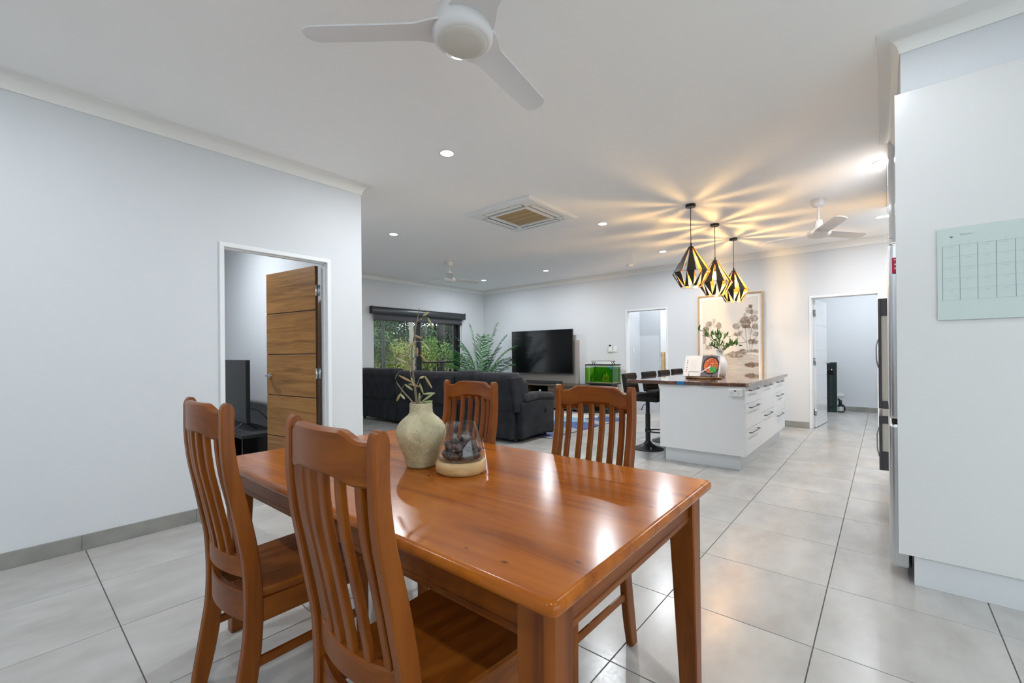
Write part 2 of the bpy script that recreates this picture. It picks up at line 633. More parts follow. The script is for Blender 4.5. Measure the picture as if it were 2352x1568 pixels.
    def prism(self, poly, z0, z1, b=0.0, mi=0):
        """Polygon (ccw) pushed up from z0 to z1, edges chamfered by b."""
        n = len(poly)
        cx = sum(p[0] for p in poly) / n
        cy = sum(p[1] for p in poly) / n

        def inset(d):
            out = []
            for i in range(n):
                p0, p1, p2 = Vector(poly[i - 1]), Vector(poly[i]), Vector(poly[(i + 1) % n])
                e1, e2 = (p1 - p0).normalized(), (p2 - p1).normalized()
                n1, n2 = Vector((-e1.y, e1.x)), Vector((-e2.y, e2.x))
                m = (n1 + n2)
                m = m / max(0.3, m.dot(n1)) if m.length > 1e-6 else n1
                out.append(p1 + m * d)
            return out
        rr = []
        if b > 0:
            low = []
            for t in (0, 1, 2, 3):
                a = t / 3 * PI / 2
                low.append([(p[0], p[1], z0 + b * (1 - math.cos(a))) for p in inset(b * (1 - math.sin(a)))])
            high = []
            for t in (0, 1, 2, 3):
                a = t / 3 * PI / 2
                high.append([(p[0], p[1], z1 - b * (1 - math.sin(a))) for p in inset(b * (1 - math.cos(a)))])
            rr = low + high
        else:
            rr = [[(p[0], p[1], z0) for p in poly], [(p[0], p[1], z1) for p in poly]]
        return self.rings(rr, mi=mi)

    def xf(self, M):
        self.v = [tuple(M @ Vector(p)) for p in self.v]
        return self

    def build(self, name, m, parent=None, world=True, smooth=35):
        me = bpy.data.meshes.new(name)
        off = Vector((0, 0, 0))
        if world:
            p = parent
            while p is not None:
                off += p.location
                p = p.parent
        me.from_pydata([tuple(Vector(q) - off) for q in self.v], [], self.f)
        ml = m if isinstance(m, (list, tuple)) else [m]
        for q in ml:
            me.materials.append(MATS[q])
        if len(ml) > 1:
            me.polygons.foreach_set('material_index', self.mi)
        bm = bmesh.new()
        bm.from_mesh(me)
        bmesh.ops.recalc_face_normals(bm, faces=bm.faces)
        bm.to_mesh(me)
        bm.free()
        if smooth:
            me.polygons.foreach_set('use_smooth', [True] * len(me.polygons))
            me.set_sharp_from_angle(angle=math.radians(smooth))
            me.polygons.foreach_set('use_smooth', [len(p.vertices) <= 4 for p in me.polygons])
        o = bpy.data.objects.new(name, me)
        C.objects.link(o)
        if parent is not None:
            o.parent = parent
        return o


def thing(name, label, cat, loc=(0, 0, 0), rz=0.0, group=None, kind=None):
    o = bpy.data.objects.new(name, None)
    o.empty_display_size = 0.1
    C.objects.link(o)
    o.location = loc
    o.rotation_euler = (0, 0, rz)
    tag(o, label, cat, group, kind)
    return o


def tag(o, label=None, cat=None, group=None, kind=None):
    if label:
        o['label'] = label
    if cat:
        o['category'] = cat
    if group:
        o['group'] = group
    if kind:
        o['kind'] = kind
    return o


def copy_tree(o, parent=None):
    c = o.copy()
    C.objects.link(c)
    c.parent = parent
    for ch in list(o.children):
        copy_tree(ch, c)
    return c


def struct(mb, name, m, label=None, parent=None, smooth=35):
    o = mb.build(name, m, parent, smooth=smooth)
    if parent is None:
        o['kind'] = 'structure'
        if label:
            o['label'] = label
    return o


def sweep(path, prof, closed=False):
    """Sweep a (u out of the wall, z) profile along an XY path; u points to the left of travel; mitred."""
    mb = MB()
    n = len(path)
    rr = []
    for i in range(n):
        p = Vector(path[i])
        e = []
        if i > 0:
            e.append((p - Vector(path[i - 1])).normalized())
        if i < n - 1:
            e.append((Vector(path[i + 1]) - p).normalized())
        nn = [Vector((-d.y, d.x)) for d in e]
        m = nn[0] if len(nn) == 1 else (nn[0] + nn[1]) / (1 + nn[0].dot(nn[1]))
        rr.append([(p.x + m.x * u, p.y + m.y * u, z) for (u, z) in prof])
    return mb.rings(rr)


def proj(p):
    q = Vector(p) - Vector((0, 0, H))
    d = q.dot(CAM_F)
    return (PPX + F * q.dot(CAM_R) / d, PPY + F * q.dot(CAM_D) / d, d)


# ================================================================== THE ROOM
ZC = 2.865           # ceiling
XF = 8.28            # far wall
YL = 3.867           # left wall
XL = 2.30            # end of left wall
YW = 8.0             # window wall

# ------------------------------------------------ floor
floor = struct(MB().box(-2.4, 11.8, -2.8, 8.1, -0.05, -0.0035), 'floor', 'grout', 'pale grey polished porcelain tiled floor')
P = 0.603
GX, GY = 2.165, 0.231


def tile_mesh():
    h, b, t = P / 2 - 0.002, 0.0012, 0.02
    mb = MB()
    mb.rings([[(-h, -h, -t), (h, -h, -t), (h, h, -t), (-h, h, -t)], [(-h, -h, -b), (h, -h, -b), (h, h, -b), (-h, h, -b)],
              [(-h + b, -h + b, 0), (h - b, -h + b, 0), (h - b, h - b, 0), (-h + b, h - b, 0)]])
    return mb


proto = tile_mesh().build('tile', 'tile', floor, world=False, smooth=0)
cells = []
for i in range(-8, 17):
    for j in range(-6, 14):
        cx, cy = GX + (i + 0.5) * P, GY + (j + 0.5) * P
        if cx < -2.2 or cx > 11.5 or cy < -2.6 or cy > 7.9:
            continue
        seen = False
        for (dx, dy) in ((0, 0), (-.3, -.3), (.3, -.3), (.3, .3), (-.3, .3)):
            x, y, d = proj((cx + dx, cy + dy, 0))
            if d > 0.2 and -50 < x < 2400 and 700 < y < 1620:
                seen = True
        # hidden behind the left wall or behind the fridge wall
        if cx < XL - 0.3 and cy > YL + 0.35:
            seen = False
        if cx > 3.4 and cy < -0.35:
            seen = False
        if cx > 8.5 and not (-0.4 < cy < 1.3):
            seen = False
        if cy > YL and cx > XL and cy / cx > 1.75:
            seen = False
        cells.append((0 if seen else 1, cx * cx + cy * cy, cx, cy))
cells.sort()
rest = MB()
first = True
for k, (hid, _, cx, cy) in enumerate(cells):
    if not hid and k < 290:
        o = proto if first else proto.copy()
        if not first:
            C.objects.link(o)
            o.parent = floor
        first = False
        o.location = (cx, cy, 0)
    else:
        t = tile_mesh()
        t.v = [(x + cx, y + cy, z) for (x, y, z) in t.v]
        rest.add(t.v, t.f)
tag(rest.build('tile_field', 'tile', floor, smooth=0), kind='stuff')

# ------------------------------------------------ walls and ceiling
struct(MB().box(-2.4, 11.8, -2.8, 8.1, ZC, ZC + 0.08), 'ceiling', 'ceiling', 'flat white painted ceiling')
mb = MB()
mb.box(-2.4, 1.13, YL, YL + 0.1, 0, ZC).box(1.955, XL, YL, YL + 0.1, 0, ZC).box(1.13, 1.955, YL, YL + 0.1, 2.07, ZC)
struct(mb, 'wall_left', 'wall', 'white wall with the timber door opening')
struct(MB().box(2.12, XL, YL + 0.1, 8.0, 0, ZC), 'wall_partition', 'wall')
mb = MB()
mb.box(XF, XF + 0.1, -0.8, 0.055, 0, ZC).box(XF, XF + 0.1, 0.87, 3.155, 0, ZC).box(XF, XF + 0.1, 3.975, 8.1, 0, ZC)
mb.box(XF, XF + 0.1, 0.055, 0.87, 2.055, ZC).box(XF, XF + 0.1, 3.155, 3.975, 2.06, ZC)
struct(mb, 'wall_far', 'wall', 'white far wall with television and framed art')
mb = MB()
mb.box(-2.4, 5.02, YW, YW + 0.1, 0, ZC).box(7.43, XF, YW, YW + 0.1, 0, ZC).box(5.02, 7.43, YW, YW + 0.1, 2.13, ZC)
struct(mb, 'wall_window', 'wall', 'white wall around the black framed sliding door')
struct(MB().box(3.2, XF, -0.80, -0.70, 0, ZC), 'wall_right', 'wall')
struct(MB().box(3.10, 3.2, -2.7, -0.70, 0, ZC), 'wall_dining', 'wall')
mb = MB().box(-2.4, -1.6, -2.8, -2.7, 0, ZC).box(2.5, 3.2, -2.8, -2.7, 0, ZC).box(-1.6, 2.5, -2.8, -2.7, 2.2, ZC)
struct(mb, 'wall_side', 'wall')
struct(MB().box(-2.4, -2.3, -2.7, 8.0, 0, ZC), 'wall_back', 'wall')
# bulkhead over the fridge
struct(MB().box(3.085, 4.49, -0.70, -0.078, 2.557, ZC), 'wall_bulkhead', 'wall', 'white bulkhead above the fridge cupboard')
# laundry beyond the right door
struct(MB().box(11.1, 11.2, -1.2, 1.9, 0, ZC), 'wall_laundry_end', 'wall')
mb = MB().box(XF + 0.1, 11.1, -1.2, -1.1, 0, ZC).box(XF + 0.1, 11.1, 1.5, 1.6, 0, ZC)
struct(mb, 'wall_laundry_side', 'wall')
# hall and bedroom beyond the middle door
struct(MB().box(XF + 0.1, 9.0, 4.02, 4.12, 0, ZC), 'wall_hall_side', 'wall')
struct(MB().box(9.0, 9.1, 3.60, 4.12, 0, ZC), 'wall_hall_end', 'wall')
struct(MB().box(11.6, 11.7, 1.6, 6.6, 0, ZC), 'wall_bedroom_end', 'wall')
mb = MB().box(XF + 0.1, 11.6, 2.2, 2.3, 0, ZC).box(9.1, 11.6, 6.5, 6.6, 0, ZC).box(9.0, 9.1, 4.12, 6.6, 0, ZC)
struct(mb, 'wall_bedroom_side', 'wall')

# cornices (cove section)
cove = [(0.0, -0.09), (0.004, -0.092)] + [(0.092 - 0.086 * math.cos(a), -0.092 + 0.086 * math.sin(a)) for a in [PI / 2 * i / 7 for i in range(8)]] + [(0.094, 0.0), (0.0, 0.0)]
cove = [(u, ZC + z - 0.0005) for u, z in cove]
struct(sweep([(XL, 8.0), (XL, YL), (-2.3, YL)], cove), 'trim_1', 'cornice', 'cove cornice along the left wall', smooth=50)
struct(sweep([(XF, -0.7), (XF, YW), (XL, YW)], cove), 'trim_2', 'cornice', 'cove cornice along the far and window walls', smooth=50)
struct(sweep([(3.085, -0.7), (3.085, -0.078), (4.49, -0.078), (4.49, -0.7)], cove), 'trim_3', 'cornice', 'cove cornice around the bulkhead', smooth=50)

# ------------------------------------------------ skirting tiles
def skirting(name, a, b, axis, at, side, joints, label):
    """Row of skirting tiles from a to b along an axis; side is the direction it stands out."""
    root = bpy.data.objects.new(name, None)
    C.objects.link(root)
    tag(root, label, kind='structure')
    cuts = [a] + [j for j in joints if a + 0.02 < j < b - 0.02] + [b]
    for s, e in zip(cuts[:-1], cuts[1:]):
        mb = MB()
        lo, hi = min(at, at + side * 0.011), max(at, at + side * 0.011)
        if axis == 'x':
            mb.box(s + 0.001, e - 0.001, lo, hi, 0.0, 0.097, 0.0012)
        else:
            mb.box(lo, hi, s + 0.001, e - 0.001, 0.0, 0.097, 0.0012)
        mb.build('skirting_tile', 'skirting', root, smooth=0)
    return root


JX = [0.339 + P * k for k in range(-6, 20)]
JY = [0.231 + P * k for k in range(-6, 15)]
skirting('baseboard_left', -2.3, 1.095, 'x', YL, -1, JX, 'grey tiled skirting along the left wall')
skirting('baseboard_left_end', 1.99, XL, 'x', YL, -1, JX, 'grey tiled skirting at the corner of the left wall')
skirting('baseboard_far', 0.905, 3.12, 'y', XF, -1, JY, 'grey tiled skirting between the two far doors')
skirting('baseboard_far_tv', 4.01, 7.98, 'y', XF, -1, JY, 'grey tiled skirting under the television')
skirting('baseboard_laundry', -1.0, 1.45, 'y', 11.1, -1, JY, 'grey tiled skirting in the laundry')
skirting('baseboard_window', 2.32, 5.0, 'x', YW, -1, JX, 'grey tiled skirting beside the sliding door')
skirting('baseboard_window_end', 7.46, XF - 0.02, 'x', YW, -1, JX, 'grey tiled skirting in the window corner')

# ------------------------------------------------ doors
def door_frame(root, axis, a, b, at, depth, top, outer=0.03, proud=0.012, both=True):
    """Pressed metal frame: two jambs and a head, with a stop bead."""
    lo, hi = at - proud, at + depth + proud
    def put(u0, u1, z0, z1, d0, d1, nm):
        mb = MB()
        if axis == 'x':
            mb.box(u0, u1, d0, d1, z0, z1, 0.003)
        else:
            mb.box(d0, d1, u0, u1, z0, z1, 0.003)
        return mb.build(nm, 'frame_white', root)
    put(a - outer, a + 0.004, 0, top + 0.0, lo, hi, 'jamb')
    put(b - 0.004, b + outer, 0, top + 0.0, lo, hi, 'jamb')
    put(a - outer, b + outer, top - 0.004, top + outer, lo, hi, 'head')
    mid = (lo + hi) / 2
    for nm, q in (('stop', (a, a + 0.014, 0, top)), ('stop', (b - 0.014, b, 0, top)), ('stop', (a, b, top - 0.014, top))):
        put(*q, mid - 0.02, mid + 0.02, nm)


def door_leaf(root, hinge, free, top, m, n=5, th=0.036, groove=0.006, edge=None, handle_z=1.02, knuckles=(0.25, 1.05, 1.82), hside=1):
    """Leaf of n boards from hinge to free end, with lever handle and hinges; built in its own frame and turned."""
    h, f = Vector(hinge), Vector(free)
    ang = math.atan2(f.y - h.y, f.x - h.x)
    ln = (f - h).length
    leaf = bpy.data.objects.new('leaf', None)
    C.objects.link(leaf)
    leaf.parent = root
    leaf.location = (h.x - root.location.x, h.y - root.location.y, 0)
    leaf.rotation_euler = (0, 0, ang)
    MB().box(-0.0005, ln - 0.002, -th / 2 + 0.006, th / 2 - 0.006, 0.012, top - 0.002).build('core', edge or m, leaf, world=False)
    ph = (top - 0.01) / n
    for i in range(n):
        MB().box(0, ln, -th / 2, th / 2, 0.01 + i * ph + (groove / 2 if i else 0), 0.01 + (i + 1) * ph - (groove / 2 if i < n - 1 else 0), 0.0015).build('panel', m, leaf, world=False)
    for s in (-1, 1):
        hd2 = MB()
        hd2.lathe([(0.026, 0), (0.026, 0.008), (0.0095, 0.010), (0.0095, 0.05)], 16)
        hd2.tube([(0, 0, 0.045), (0.03, 0, 0.05), (0.11, 0.0, 0.052)], [0.009, 0.009, 0.007], 8)
        M = Matrix.Translation((ln - 0.06, s * th / 2, handle_z)) @ Matrix.Rotation(PI / 2 * (-s), 4, 'X') @ Matrix.Rotation(PI, 4, 'Z')
        hd2.xf(M)
        hd2.build('lever_handle', 'chrome', leaf, world=False)
    for z in knuckles:
        k = MB()
        k.box(-0.004, -0.001, -th / 2 + 0.002, th / 2 - 0.002, z - 0.05, z + 0.05)
        k.lathe([(0.007, -0.05), (0.007, 0.05)], 10, (-0.006, hside * th / 2, z))
        k.box(-0.03, -0.004, hside * th / 2 - 0.002, hside * th / 2 + 0.001, z - 0.05, z + 0.05)
        k.build('hinge', 'steel', leaf, world=False)
    return leaf


d1 = bpy.data.objects.new('door_1', None)
C.objects.link(d1)
tag(d1, 'open timber veneer door with horizontal grooves in the left wall', kind='structure')
door_frame(d1, 'x', 1.13, 1.955, YL, 0.1, 2.065)
door_leaf(d1, (1.915, 3.995), (1.800, 4.805), 2.045, 'door_wood', edge='door_core', hside=-1, groove=0.009)
d2 = bpy.data.objects.new('door_2', None)
C.objects.link(d2)
tag(d2, 'open doorway beside the aquarium leading to a hall', kind='structure')
door_frame(d2, 'y', 3.16, 3.97, XF, 0.1, 2.055)
d3 = bpy.data.objects.new('door_3', None)
C.objects.link(d3)
tag(d3, 'open white grooved door to the laundry', kind='structure')
door_frame(d3, 'y', 0.06, 0.865, XF, 0.1, 2.05)
door_leaf(d3, (8.40, 0.838), (9.20, 0.765), 2.035, 'gloss_white', hside=-1)

# ------------------------------------------------ sliding glass door
wd = bpy.data.objects.new('window_1', None)
C.objects.link(wd)
tag(wd, 'black framed sliding glass door behind the sofa', kind='structure')
X0, X1, Z1 = 5.02, 7.43, 2.13


def bar(x0, x1, z0, z1, y0=8.02, y1=8.07, nm='frame_bar'):
    MB().box(x0, x1, y0, y1, z0, z1, 0.003).build(nm, 'black', wd)


bar(X0, X0 + 0.02, 0, Z1)
bar(X1 - 0.06, X1, 0, Z1, 8.005, 8.09)
bar(X0, X1, Z1 - 0.05, Z1)
bar(X0, X1, 0.0, 0.05)
bar(6.11, 6.20, 0.05, Z1 - 0.05, 8.02, 8.05, 'stile')
bar(6.20, 6.285, 0.05, Z1 - 0.05, 8.05, 8.085, 'stile')
bar(7.26, 7.37, 0.05, Z1 - 0.05, 8.05, 8.085, 'stile')
bar(6.285, 7.26, 1.015, 1.05, 8.05, 8.08, 'mid_rail')
MB().box(7.385, 7.41, 7.985, 8.02, 1.0, 1.16, 0.006).build('latch', 'black', wd)
MB().box(X0 + 0.02, 6.11, 8.032, 8.038, 0.05, Z1 - 0.05).build('pane', 'window_glass', wd)
MB().box(6.285, 7.26, 8.064, 8.070, 0.05, Z1 - 0.05).build('pane', 'window_glass', wd)


def dots(xs, y, z):
    mb = MB()
    for x in xs:
        ring = []
        for s in range(14):
            a = 2 * PI * s / 14
            ring.append([(x + (0.017 + q) * math.cos(a), y + t, z + (0.017 + q) * math.sin(a)) for q, t in ((-0.0025, 0), (0.0025, 0), (0.0025, -0.001), (-0.0025, -0.001))])
        ring.append(ring[0])
        mb.rings(ring, caps=False)
    tag(mb.build('safety_dots', 'taupe', wd), 'row of small pale safety rings')


dots([5.36 + i * 0.048 for i in range(9)], 8.031, 1.048)
dots([6.45 + i * 0.058 for i in range(12)], 8.049, 1.058)

# unseen side glass door, added to let daylight in
wb = bpy.data.objects.new('window_added', None)
C.objects.link(wb)
tag(wb, kind='structure')
for q in ((-1.6, -1.55), (0.42, 0.5), (2.45, 2.5)):
    MB().box(q[0], q[1], -2.78, -2.73, 0, 2.2, 0.003).build('frame_bar', 'black', wb)
MB().box(-1.6, 2.5, -2.78, -2.73, 2.14, 2.2, 0.003).build('frame_bar', 'black', wb)
MB().box(-1.55, 2.45, -2.758, -2.752, 0.02, 2.14).build('pane', 'window_glass', wb)


# ================================================================== DINING SET
# ------------------------------------------------ table
TX0, TX1, TY0, TY1, TZ = 0.638, 1.640, 0.462, 2.285, 0.76
TC = ((TX0 + TX1) / 2, (TY0 + TY1) / 2)
table = thing('dining_table', 'orange-stained pine dining table with rounded corners in the foreground', 'table', (TC[0], TC[1], 0), 0.012)


def table_parts():
    hx, hy = (TX1 - TX0) / 2, (TY1 - TY0) / 2
    r = 0.022
    poly = []
    for (sx, sy, a0) in ((1, -1, -PI / 2), (1, 1, 0), (-1, 1, PI / 2), (-1, -1, PI)):
        for t in range(5):
            a = a0 + PI / 2 * t / 4
            poly.append((sx * (hx - r) + r * math.cos(a), sy * (hy - r) + r * math.sin(a)))
    MB().prism(poly, TZ - 0.034, TZ, 0.014).build('tabletop', 'pine', table, world=False, smooth=50)
    ix, iy, w, z0, z1 = hx - 0.032, hy - 0.032, 0.085, 0.632, TZ - 0.034
    for s in (-1, 1):
        mb = MB().box(-ix + w, ix - w, s * (iy - 0.028) - 0.011, s * (iy - 0.028) + 0.011, z0, z1, 0.002)
        mb.box(-ix + w, ix - w, s * (iy - 0.028) - 0.014, s * (iy - 0.028) + 0.014, z0 + 0.012, z0 + 0.02, 0.002)
        mb.build('apron', 'chair_wood_x', table, world=False)
        mb = MB().box(s * (ix - 0.028) - 0.011, s * (ix - 0.028) + 0.011, -iy + w, iy - w, z0, z1, 0.002)
        mb.box(s * (ix - 0.028) - 0.014, s * (ix - 0.028) + 0.014, -iy + w, iy - w, z0 + 0.012, z0 + 0.02, 0.002)
        mb.build('apron', 'chair_wood_y', table, world=False)
    for sx in (-1, 1):
        for sy in (-1, 1):
            rr = []
            for z, ww in ((0.0, 0.056), (0.006, 0.060), (z0 - 0.02, w), (z1, w)):
                c = 0.016 if ww > 0.07 else 0.011
                xo, yo = ix, iy
                # outer faces upright, inner faces taper
                p = [(xo, yo - c), (xo - c, yo), (xo - ww + 0.004, yo), (xo - ww, yo - 0.004), (xo - ww, yo - ww + 0.004), (xo - ww + 0.004, yo - ww), (xo - 0.004, yo - ww), (xo, yo - ww + 0.004)]
                rr.append([(sx * a, sy * b, z) for a, b in p])
            MB().rings(rr).build('leg', 'chair_wood', table, world=False)


table_parts()

# ------------------------------------------------ chairs
PROF = [(0.0, -0.008, 0.040), (0.10, 0.008, 0.065), (0.21, 0.026, 0.085), (0.30, 0.040, 0.094), (0.38, 0.045, 0.098), (0.45, 0.045, 0.096),
        (0.555, 0.040, 0.088), (0.64, 0.026, 0.075), (0.76, 0.004, 0.050), (0.85, -0.012, 0.030), (0.945, -0.020, 0.018), (1.03, -0.020, 0.018)]


def smooth_prof(z):
    """Catmull-Rom back and front of the post at height z."""
    k = max(0, min(len(PROF) - 2, next((i for i in range(len(PROF) - 1) if PROF[i + 1][0] >= z), len(PROF) - 2)))
    p0, p1, p2, p3 = PROF[max(k - 1, 0)], PROF[k], PROF[k + 1], PROF[min(k + 2, len(PROF) - 1)]
    t = (z - p1[0]) / (p2[0] - p1[0])
    o = []
    for j in (1, 2):
        m1 = (p2[j] - p0[j]) / max(1e-6, (p2[0] - p0[0])) * (p2[0] - p1[0])
        m2 = (p3[j] - p1[j]) / max(1e-6, (p3[0] - p1[0])) * (p2[0] - p1[0])
        o.append((2 * t ** 3 - 3 * t * t + 1) * p1[j] + (t ** 3 - 2 * t * t + t) * m1 + (-2 * t ** 3 + 3 * t * t) * p2[j] + (t ** 3 - t * t) * m2)
    return o


CW, CH, PT = 0.40, 1.07, 0.031


def make_chair(label):
    root = thing('dining_chair', label, 'chair', group='dining chairs around the pine table')
    yo = CW / 2
    for s in (-1, 1):
        rr = []
        zs = [1.03 * i / 26 for i in range(27)]
        for z in zs:
            b, f = smooth_prof(z)
            e = 0.0045
            rr.append([(b, s * yo - s * e, z), (b + e, s * yo, z), (f - e, s * yo, z), (f, s * (yo - e), z), (f, s * (yo - PT + e), z), (f - e, s * (yo - PT), z), (b + e, s * (yo - PT), z), (b, s * (yo - PT + e), z)])
        for t in range(1, 7):
            a = t / 6 * PI / 2
            z = 1.03 + 0.04 * math.sin(a)
            c, hw = -0.001, 0.019 * math.cos(a) + 0.001
            e = 0.0045 * math.cos(a)
            b, f = c - hw, c + hw
            rr.append([(b, s * yo - s * e, z), (b + e, s * yo, z), (f - e, s * yo, z), (f, s * (yo - e), z), (f, s * (yo - PT + e), z), (f - e, s * (yo - PT), z), (b + e, s * (yo - PT), z), (b, s * (yo - PT + e), z)])
        MB().rings(rr).build('back_post', 'chair_wood', root, world=False, smooth=30)
    inner = yo - PT

    def bow(y):
        return -0.034 * (1 - (y / inner) ** 2)
    # crest rail: raised plateau on top, arched underside, bowed to the back
    rr = []
    N = 28
    for i in range(N + 1):
        y = -inner - 0.006 + (2 * inner + 0.012) * i / N
        q = min(1.0, max(0.0, (abs(y) / inner)))
        t = min(1, max(0, (0.86 - q) / 0.32))
        t = t * t * (3 - 2 * t)
        top = CH - 0.026 + 0.022 * t
        u = min(1, max(0, (0.80 - q) / 0.5))
        u = u * u * (3 - 2 * u)
        bot_b = CH - 0.116 + 0.016 * u
        bot_f = CH - 0.100 + 0.018 * u
        xc = -0.001 + bow(y)
        hb, hf = -0.0135, 0.0125
        r = 0.006
        rr.append([(xc + hb, y, bot_b + r), (xc + hb + r, y, bot_b), (xc + hf - r, y, bot_f), (xc + hf, y, bot_f + r), (xc + hf, y, top - r), (xc + hf - r, y, top), (xc + hb + r, y, top), (xc + hb, y, top - r)])
    MB().rings(rr).build('crest_rail', 'chair_wood_y', root, world=False, smooth=30)
    # slats
    for k in range(6):
        y = (k - 2.5) * 0.0545
        rr = []
        for i in range(19):
            z = 0.552 + (0.985 - 0.552) * i / 18
            b, f = smooth_prof(z)
            xc = (b + f) / 2 + bow(y) + 0.002
            hw, ht, e = 0.0125, 0.0085, 0.003
            rr.append([(xc - ht, y - hw + e, z), (xc - ht + e, y - hw, z), (xc + ht - e, y - hw, z), (xc + ht, y - hw + e, z), (xc + ht, y + hw - e, z), (xc + ht - e, y + hw, z), (xc - ht + e, y + hw, z), (xc - ht, y + hw - e, z)])
        MB().rings(rr).build('slat', 'chair_wood', root, world=False, smooth=30)

    def curved_rail(z0, z1, xm, th, depth, nm):
        rr = []
        for i in range(17):
            y = -inner - 0.006 + (2 * inner + 0.012) * i / 16
            x = xm - depth * (1 - min(1, (y / inner) ** 2))
            e = 0.004
            rr.append([(x - th, y, z0 + e), (x - th + e, y, z0), (x + th - e, y, z0), (x + th, y, z0 + e), (x + th, y, z1 - e), (x + th - e, y, z1), (x - th + e, y, z1), (x - th, y, z1 - e)])
        MB().rings(rr).build(nm, 'chair_wood_y', root, world=False, smooth=30)
    curved_rail(0.497, 0.560, 0.066, 0.012, 0.034, 'lower_back_rail')
    curved_rail(0.352, 0.448, 0.070, 0.012, 0.030, 'back_apron')
    # seat: dished board, wider at the front
    rr = []
    sx0, sx1 = 0.10, 0.505
    n = 10
    for i in range(n + 1):
        t = i / n
        x = sx0 + (sx1 - sx0) * t
        hw = 0.186 + 0.030 * t
        sag = 0.010 * math.sin(PI * min(1, max(0, t * 1.05)))
        e = 0.007
        if i in (0, n):
            hw -= 0.006
        z0, z1 = 0.418, 0.450
        row = [(x, -hw, z0 + e), (x, -hw + e, z0), (x, hw - e, z0), (x, hw, z0 + e), (x, hw, z1 - e), (x, hw - e, z1)]
        row += [(x, hw * q, z1 - sag * (1 - q * q)) for q in (0.7, 0.35, 0, -0.35, -0.7)]
        row += [(x, -hw + e, z1), (x, -hw, z1 - e)]
        rr.append(row)
    MB().rings(rr).build('seat', 'chair_wood_x', root, world=False, smooth=30)
    MB().box(0.455, 0.477, -0.172, 0.172, 0.345, 0.418, 0.003).build('front_apron', 'chair_wood_y', root, world=False)
    for s in (-1, 1):
        y0, y1 = s * (yo - 0.026), s * (yo - 0.008)
        MB().box(0.085, 0.45, min(y0, y1), max(y0, y1), 0.345, 0.420, 0.003).build('side_apron', 'chair_wood_x', root, world=False)
        MB().box(0.07, 0.45, min(y0, y1) + 0.002 * s, max(y0, y1) - 0.001, 0.205, 0.235, 0.004).build('stretcher', 'chair_wood_x', root, world=False)
        rr = []
        for z, ww in ((0, 0.030), (0.005, 0.034), (0.418, 0.040)):
            e = 0.004
            x1, ys = 0.482, s * yo
            yi = s * (yo - ww)
            rr.append([(x1 - ww + e, ys, z), (x1 - e, ys, z), (x1, ys - s * e, z), (x1, yi + s * e, z), (x1 - e, yi, z), (x1 - ww + e, yi, z), (x1 - ww, yi + s * e, z), (x1 - ww, ys - s * e, z)])
        MB().rings(rr).build('front_leg', 'chair_wood', root, world=False)
    return root


ch = make_chair('pine dining chair nearest the camera, its slatted back in front of the vase')
CHAIRS = [((0.479, 0.933), 0.0, None),
          ((0.459, 1.745), 0.016, 'pine dining chair at the left end, in front of the black television cabinet'),
          ((1.739, 1.000), PI - 0.015, 'pine dining chair across the table, in front of the aquarium and stools'),
          ((1.677, 1.734), PI - 0.01, 'pine dining chair across the table, in front of the dark sofa')]
for (x, y), rz, lab in CHAIRS:
    o = ch if lab is None else copy_tree(ch)
    o.location = (x, y, 0)
    o.rotation_euler = (0, 0, rz)
    if lab:
        o['label'] = lab

# ------------------------------------------------ vase, seed-pod branch, glass bowl
VX, VY = 1.128, 1.452
vase = MB()
prof = [(0.050, 0.0), (0.060, 0.002), (0.063, 0.010), (0.066, 0.026), (0.078, 0.060), (0.092, 0.095), (0.100, 0.122), (0.102, 0.140), (0.099, 0.158),
        (0.088, 0.178), (0.070, 0.196), (0.055, 0.208), (0.048, 0.218), (0.046, 0.235), (0.0465, 0.252), (0.044, 0.258), (0.040, 0.256), (0.038, 0.235), (0.040, 0.20)]
vase.lathe([(r, z) for r, z in prof], 48, (VX, VY, TZ + 0.0005), cap1=False)
vo = vase.build('vase', 'stone_vase', None, smooth=60)
vo.data.transform(Matrix.Translation((-VX, -VY, -TZ)))
vo.location = (VX, VY, TZ)
tag(vo, 'speckled cream stoneware vase with a narrow neck on the pine table', 'vase')

br = thing('seed_pod_branch', 'dry branch with long olive seed pods standing in the stoneware vase', 'branch', (VX, VY, TZ + 0.22))
BD = CAM_F.dot(Vector((VX, VY, 0)))


def on_branch(x, y, dd=0.0):
    """Crop pixel of the branch study to the upright plane through the vase."""
    px, py = 860 + x / 3.5625, 680 + y / 3.5625
    d = BD + dd
    return Vector((0, 0, H)) + CAM_F * d + CAM_R * ((px - PPX) / F * d) + CAM_D * ((py - PPY) / F * d)


stems = [[(345, 900, 0), (330, 760, .01), (312, 600, .02), (305, 450, .02), (325, 330, .0), (350, 200, -.01), (368, 100, 0)],
         [(352, 900, 0), (338, 780, -.01), (318, 640, -.02), (290, 520, -.03), (256, 470, -.04), (252, 430, -.04)],
         [(335, 895, 0), (290, 840, .0), (235, 780, .02), (190, 720, .04), (170, 672, .05), (200, 620, .05)],
         [(352, 895, 0), (365, 850, .02), (402, 800, .03)], [(330, 770, .01), (362, 690, .03), (372, 668, .03)],
         [(345, 210, -.01), (390, 175, -.02), (440, 175, -.02)], [(322, 350, 0), (345, 370, .02), (385, 368, .03)], [(306, 520, .02), (350, 490, .0), (378, 482, .0)],
         [(318, 640, -.02), (300, 665, -.03), (288, 600, -.03)], [(240, 785, .02), (228, 750, .03), (250, 722, .03)], [(225, 770, .02), (212, 800, .03)], [(255, 470, -.04), (210, 490, -.05), (172, 512, -.05)]]
for i, st in enumerate(stems):
    n = len(st)
    MB().tube([on_branch(*p) for p in st], [(0.0038 if i < 3 else 0.0022) * (1 - 0.55 * k / (n - 1)) for k in range(n)], 6).build('stem', 'twig', br, smooth=60)
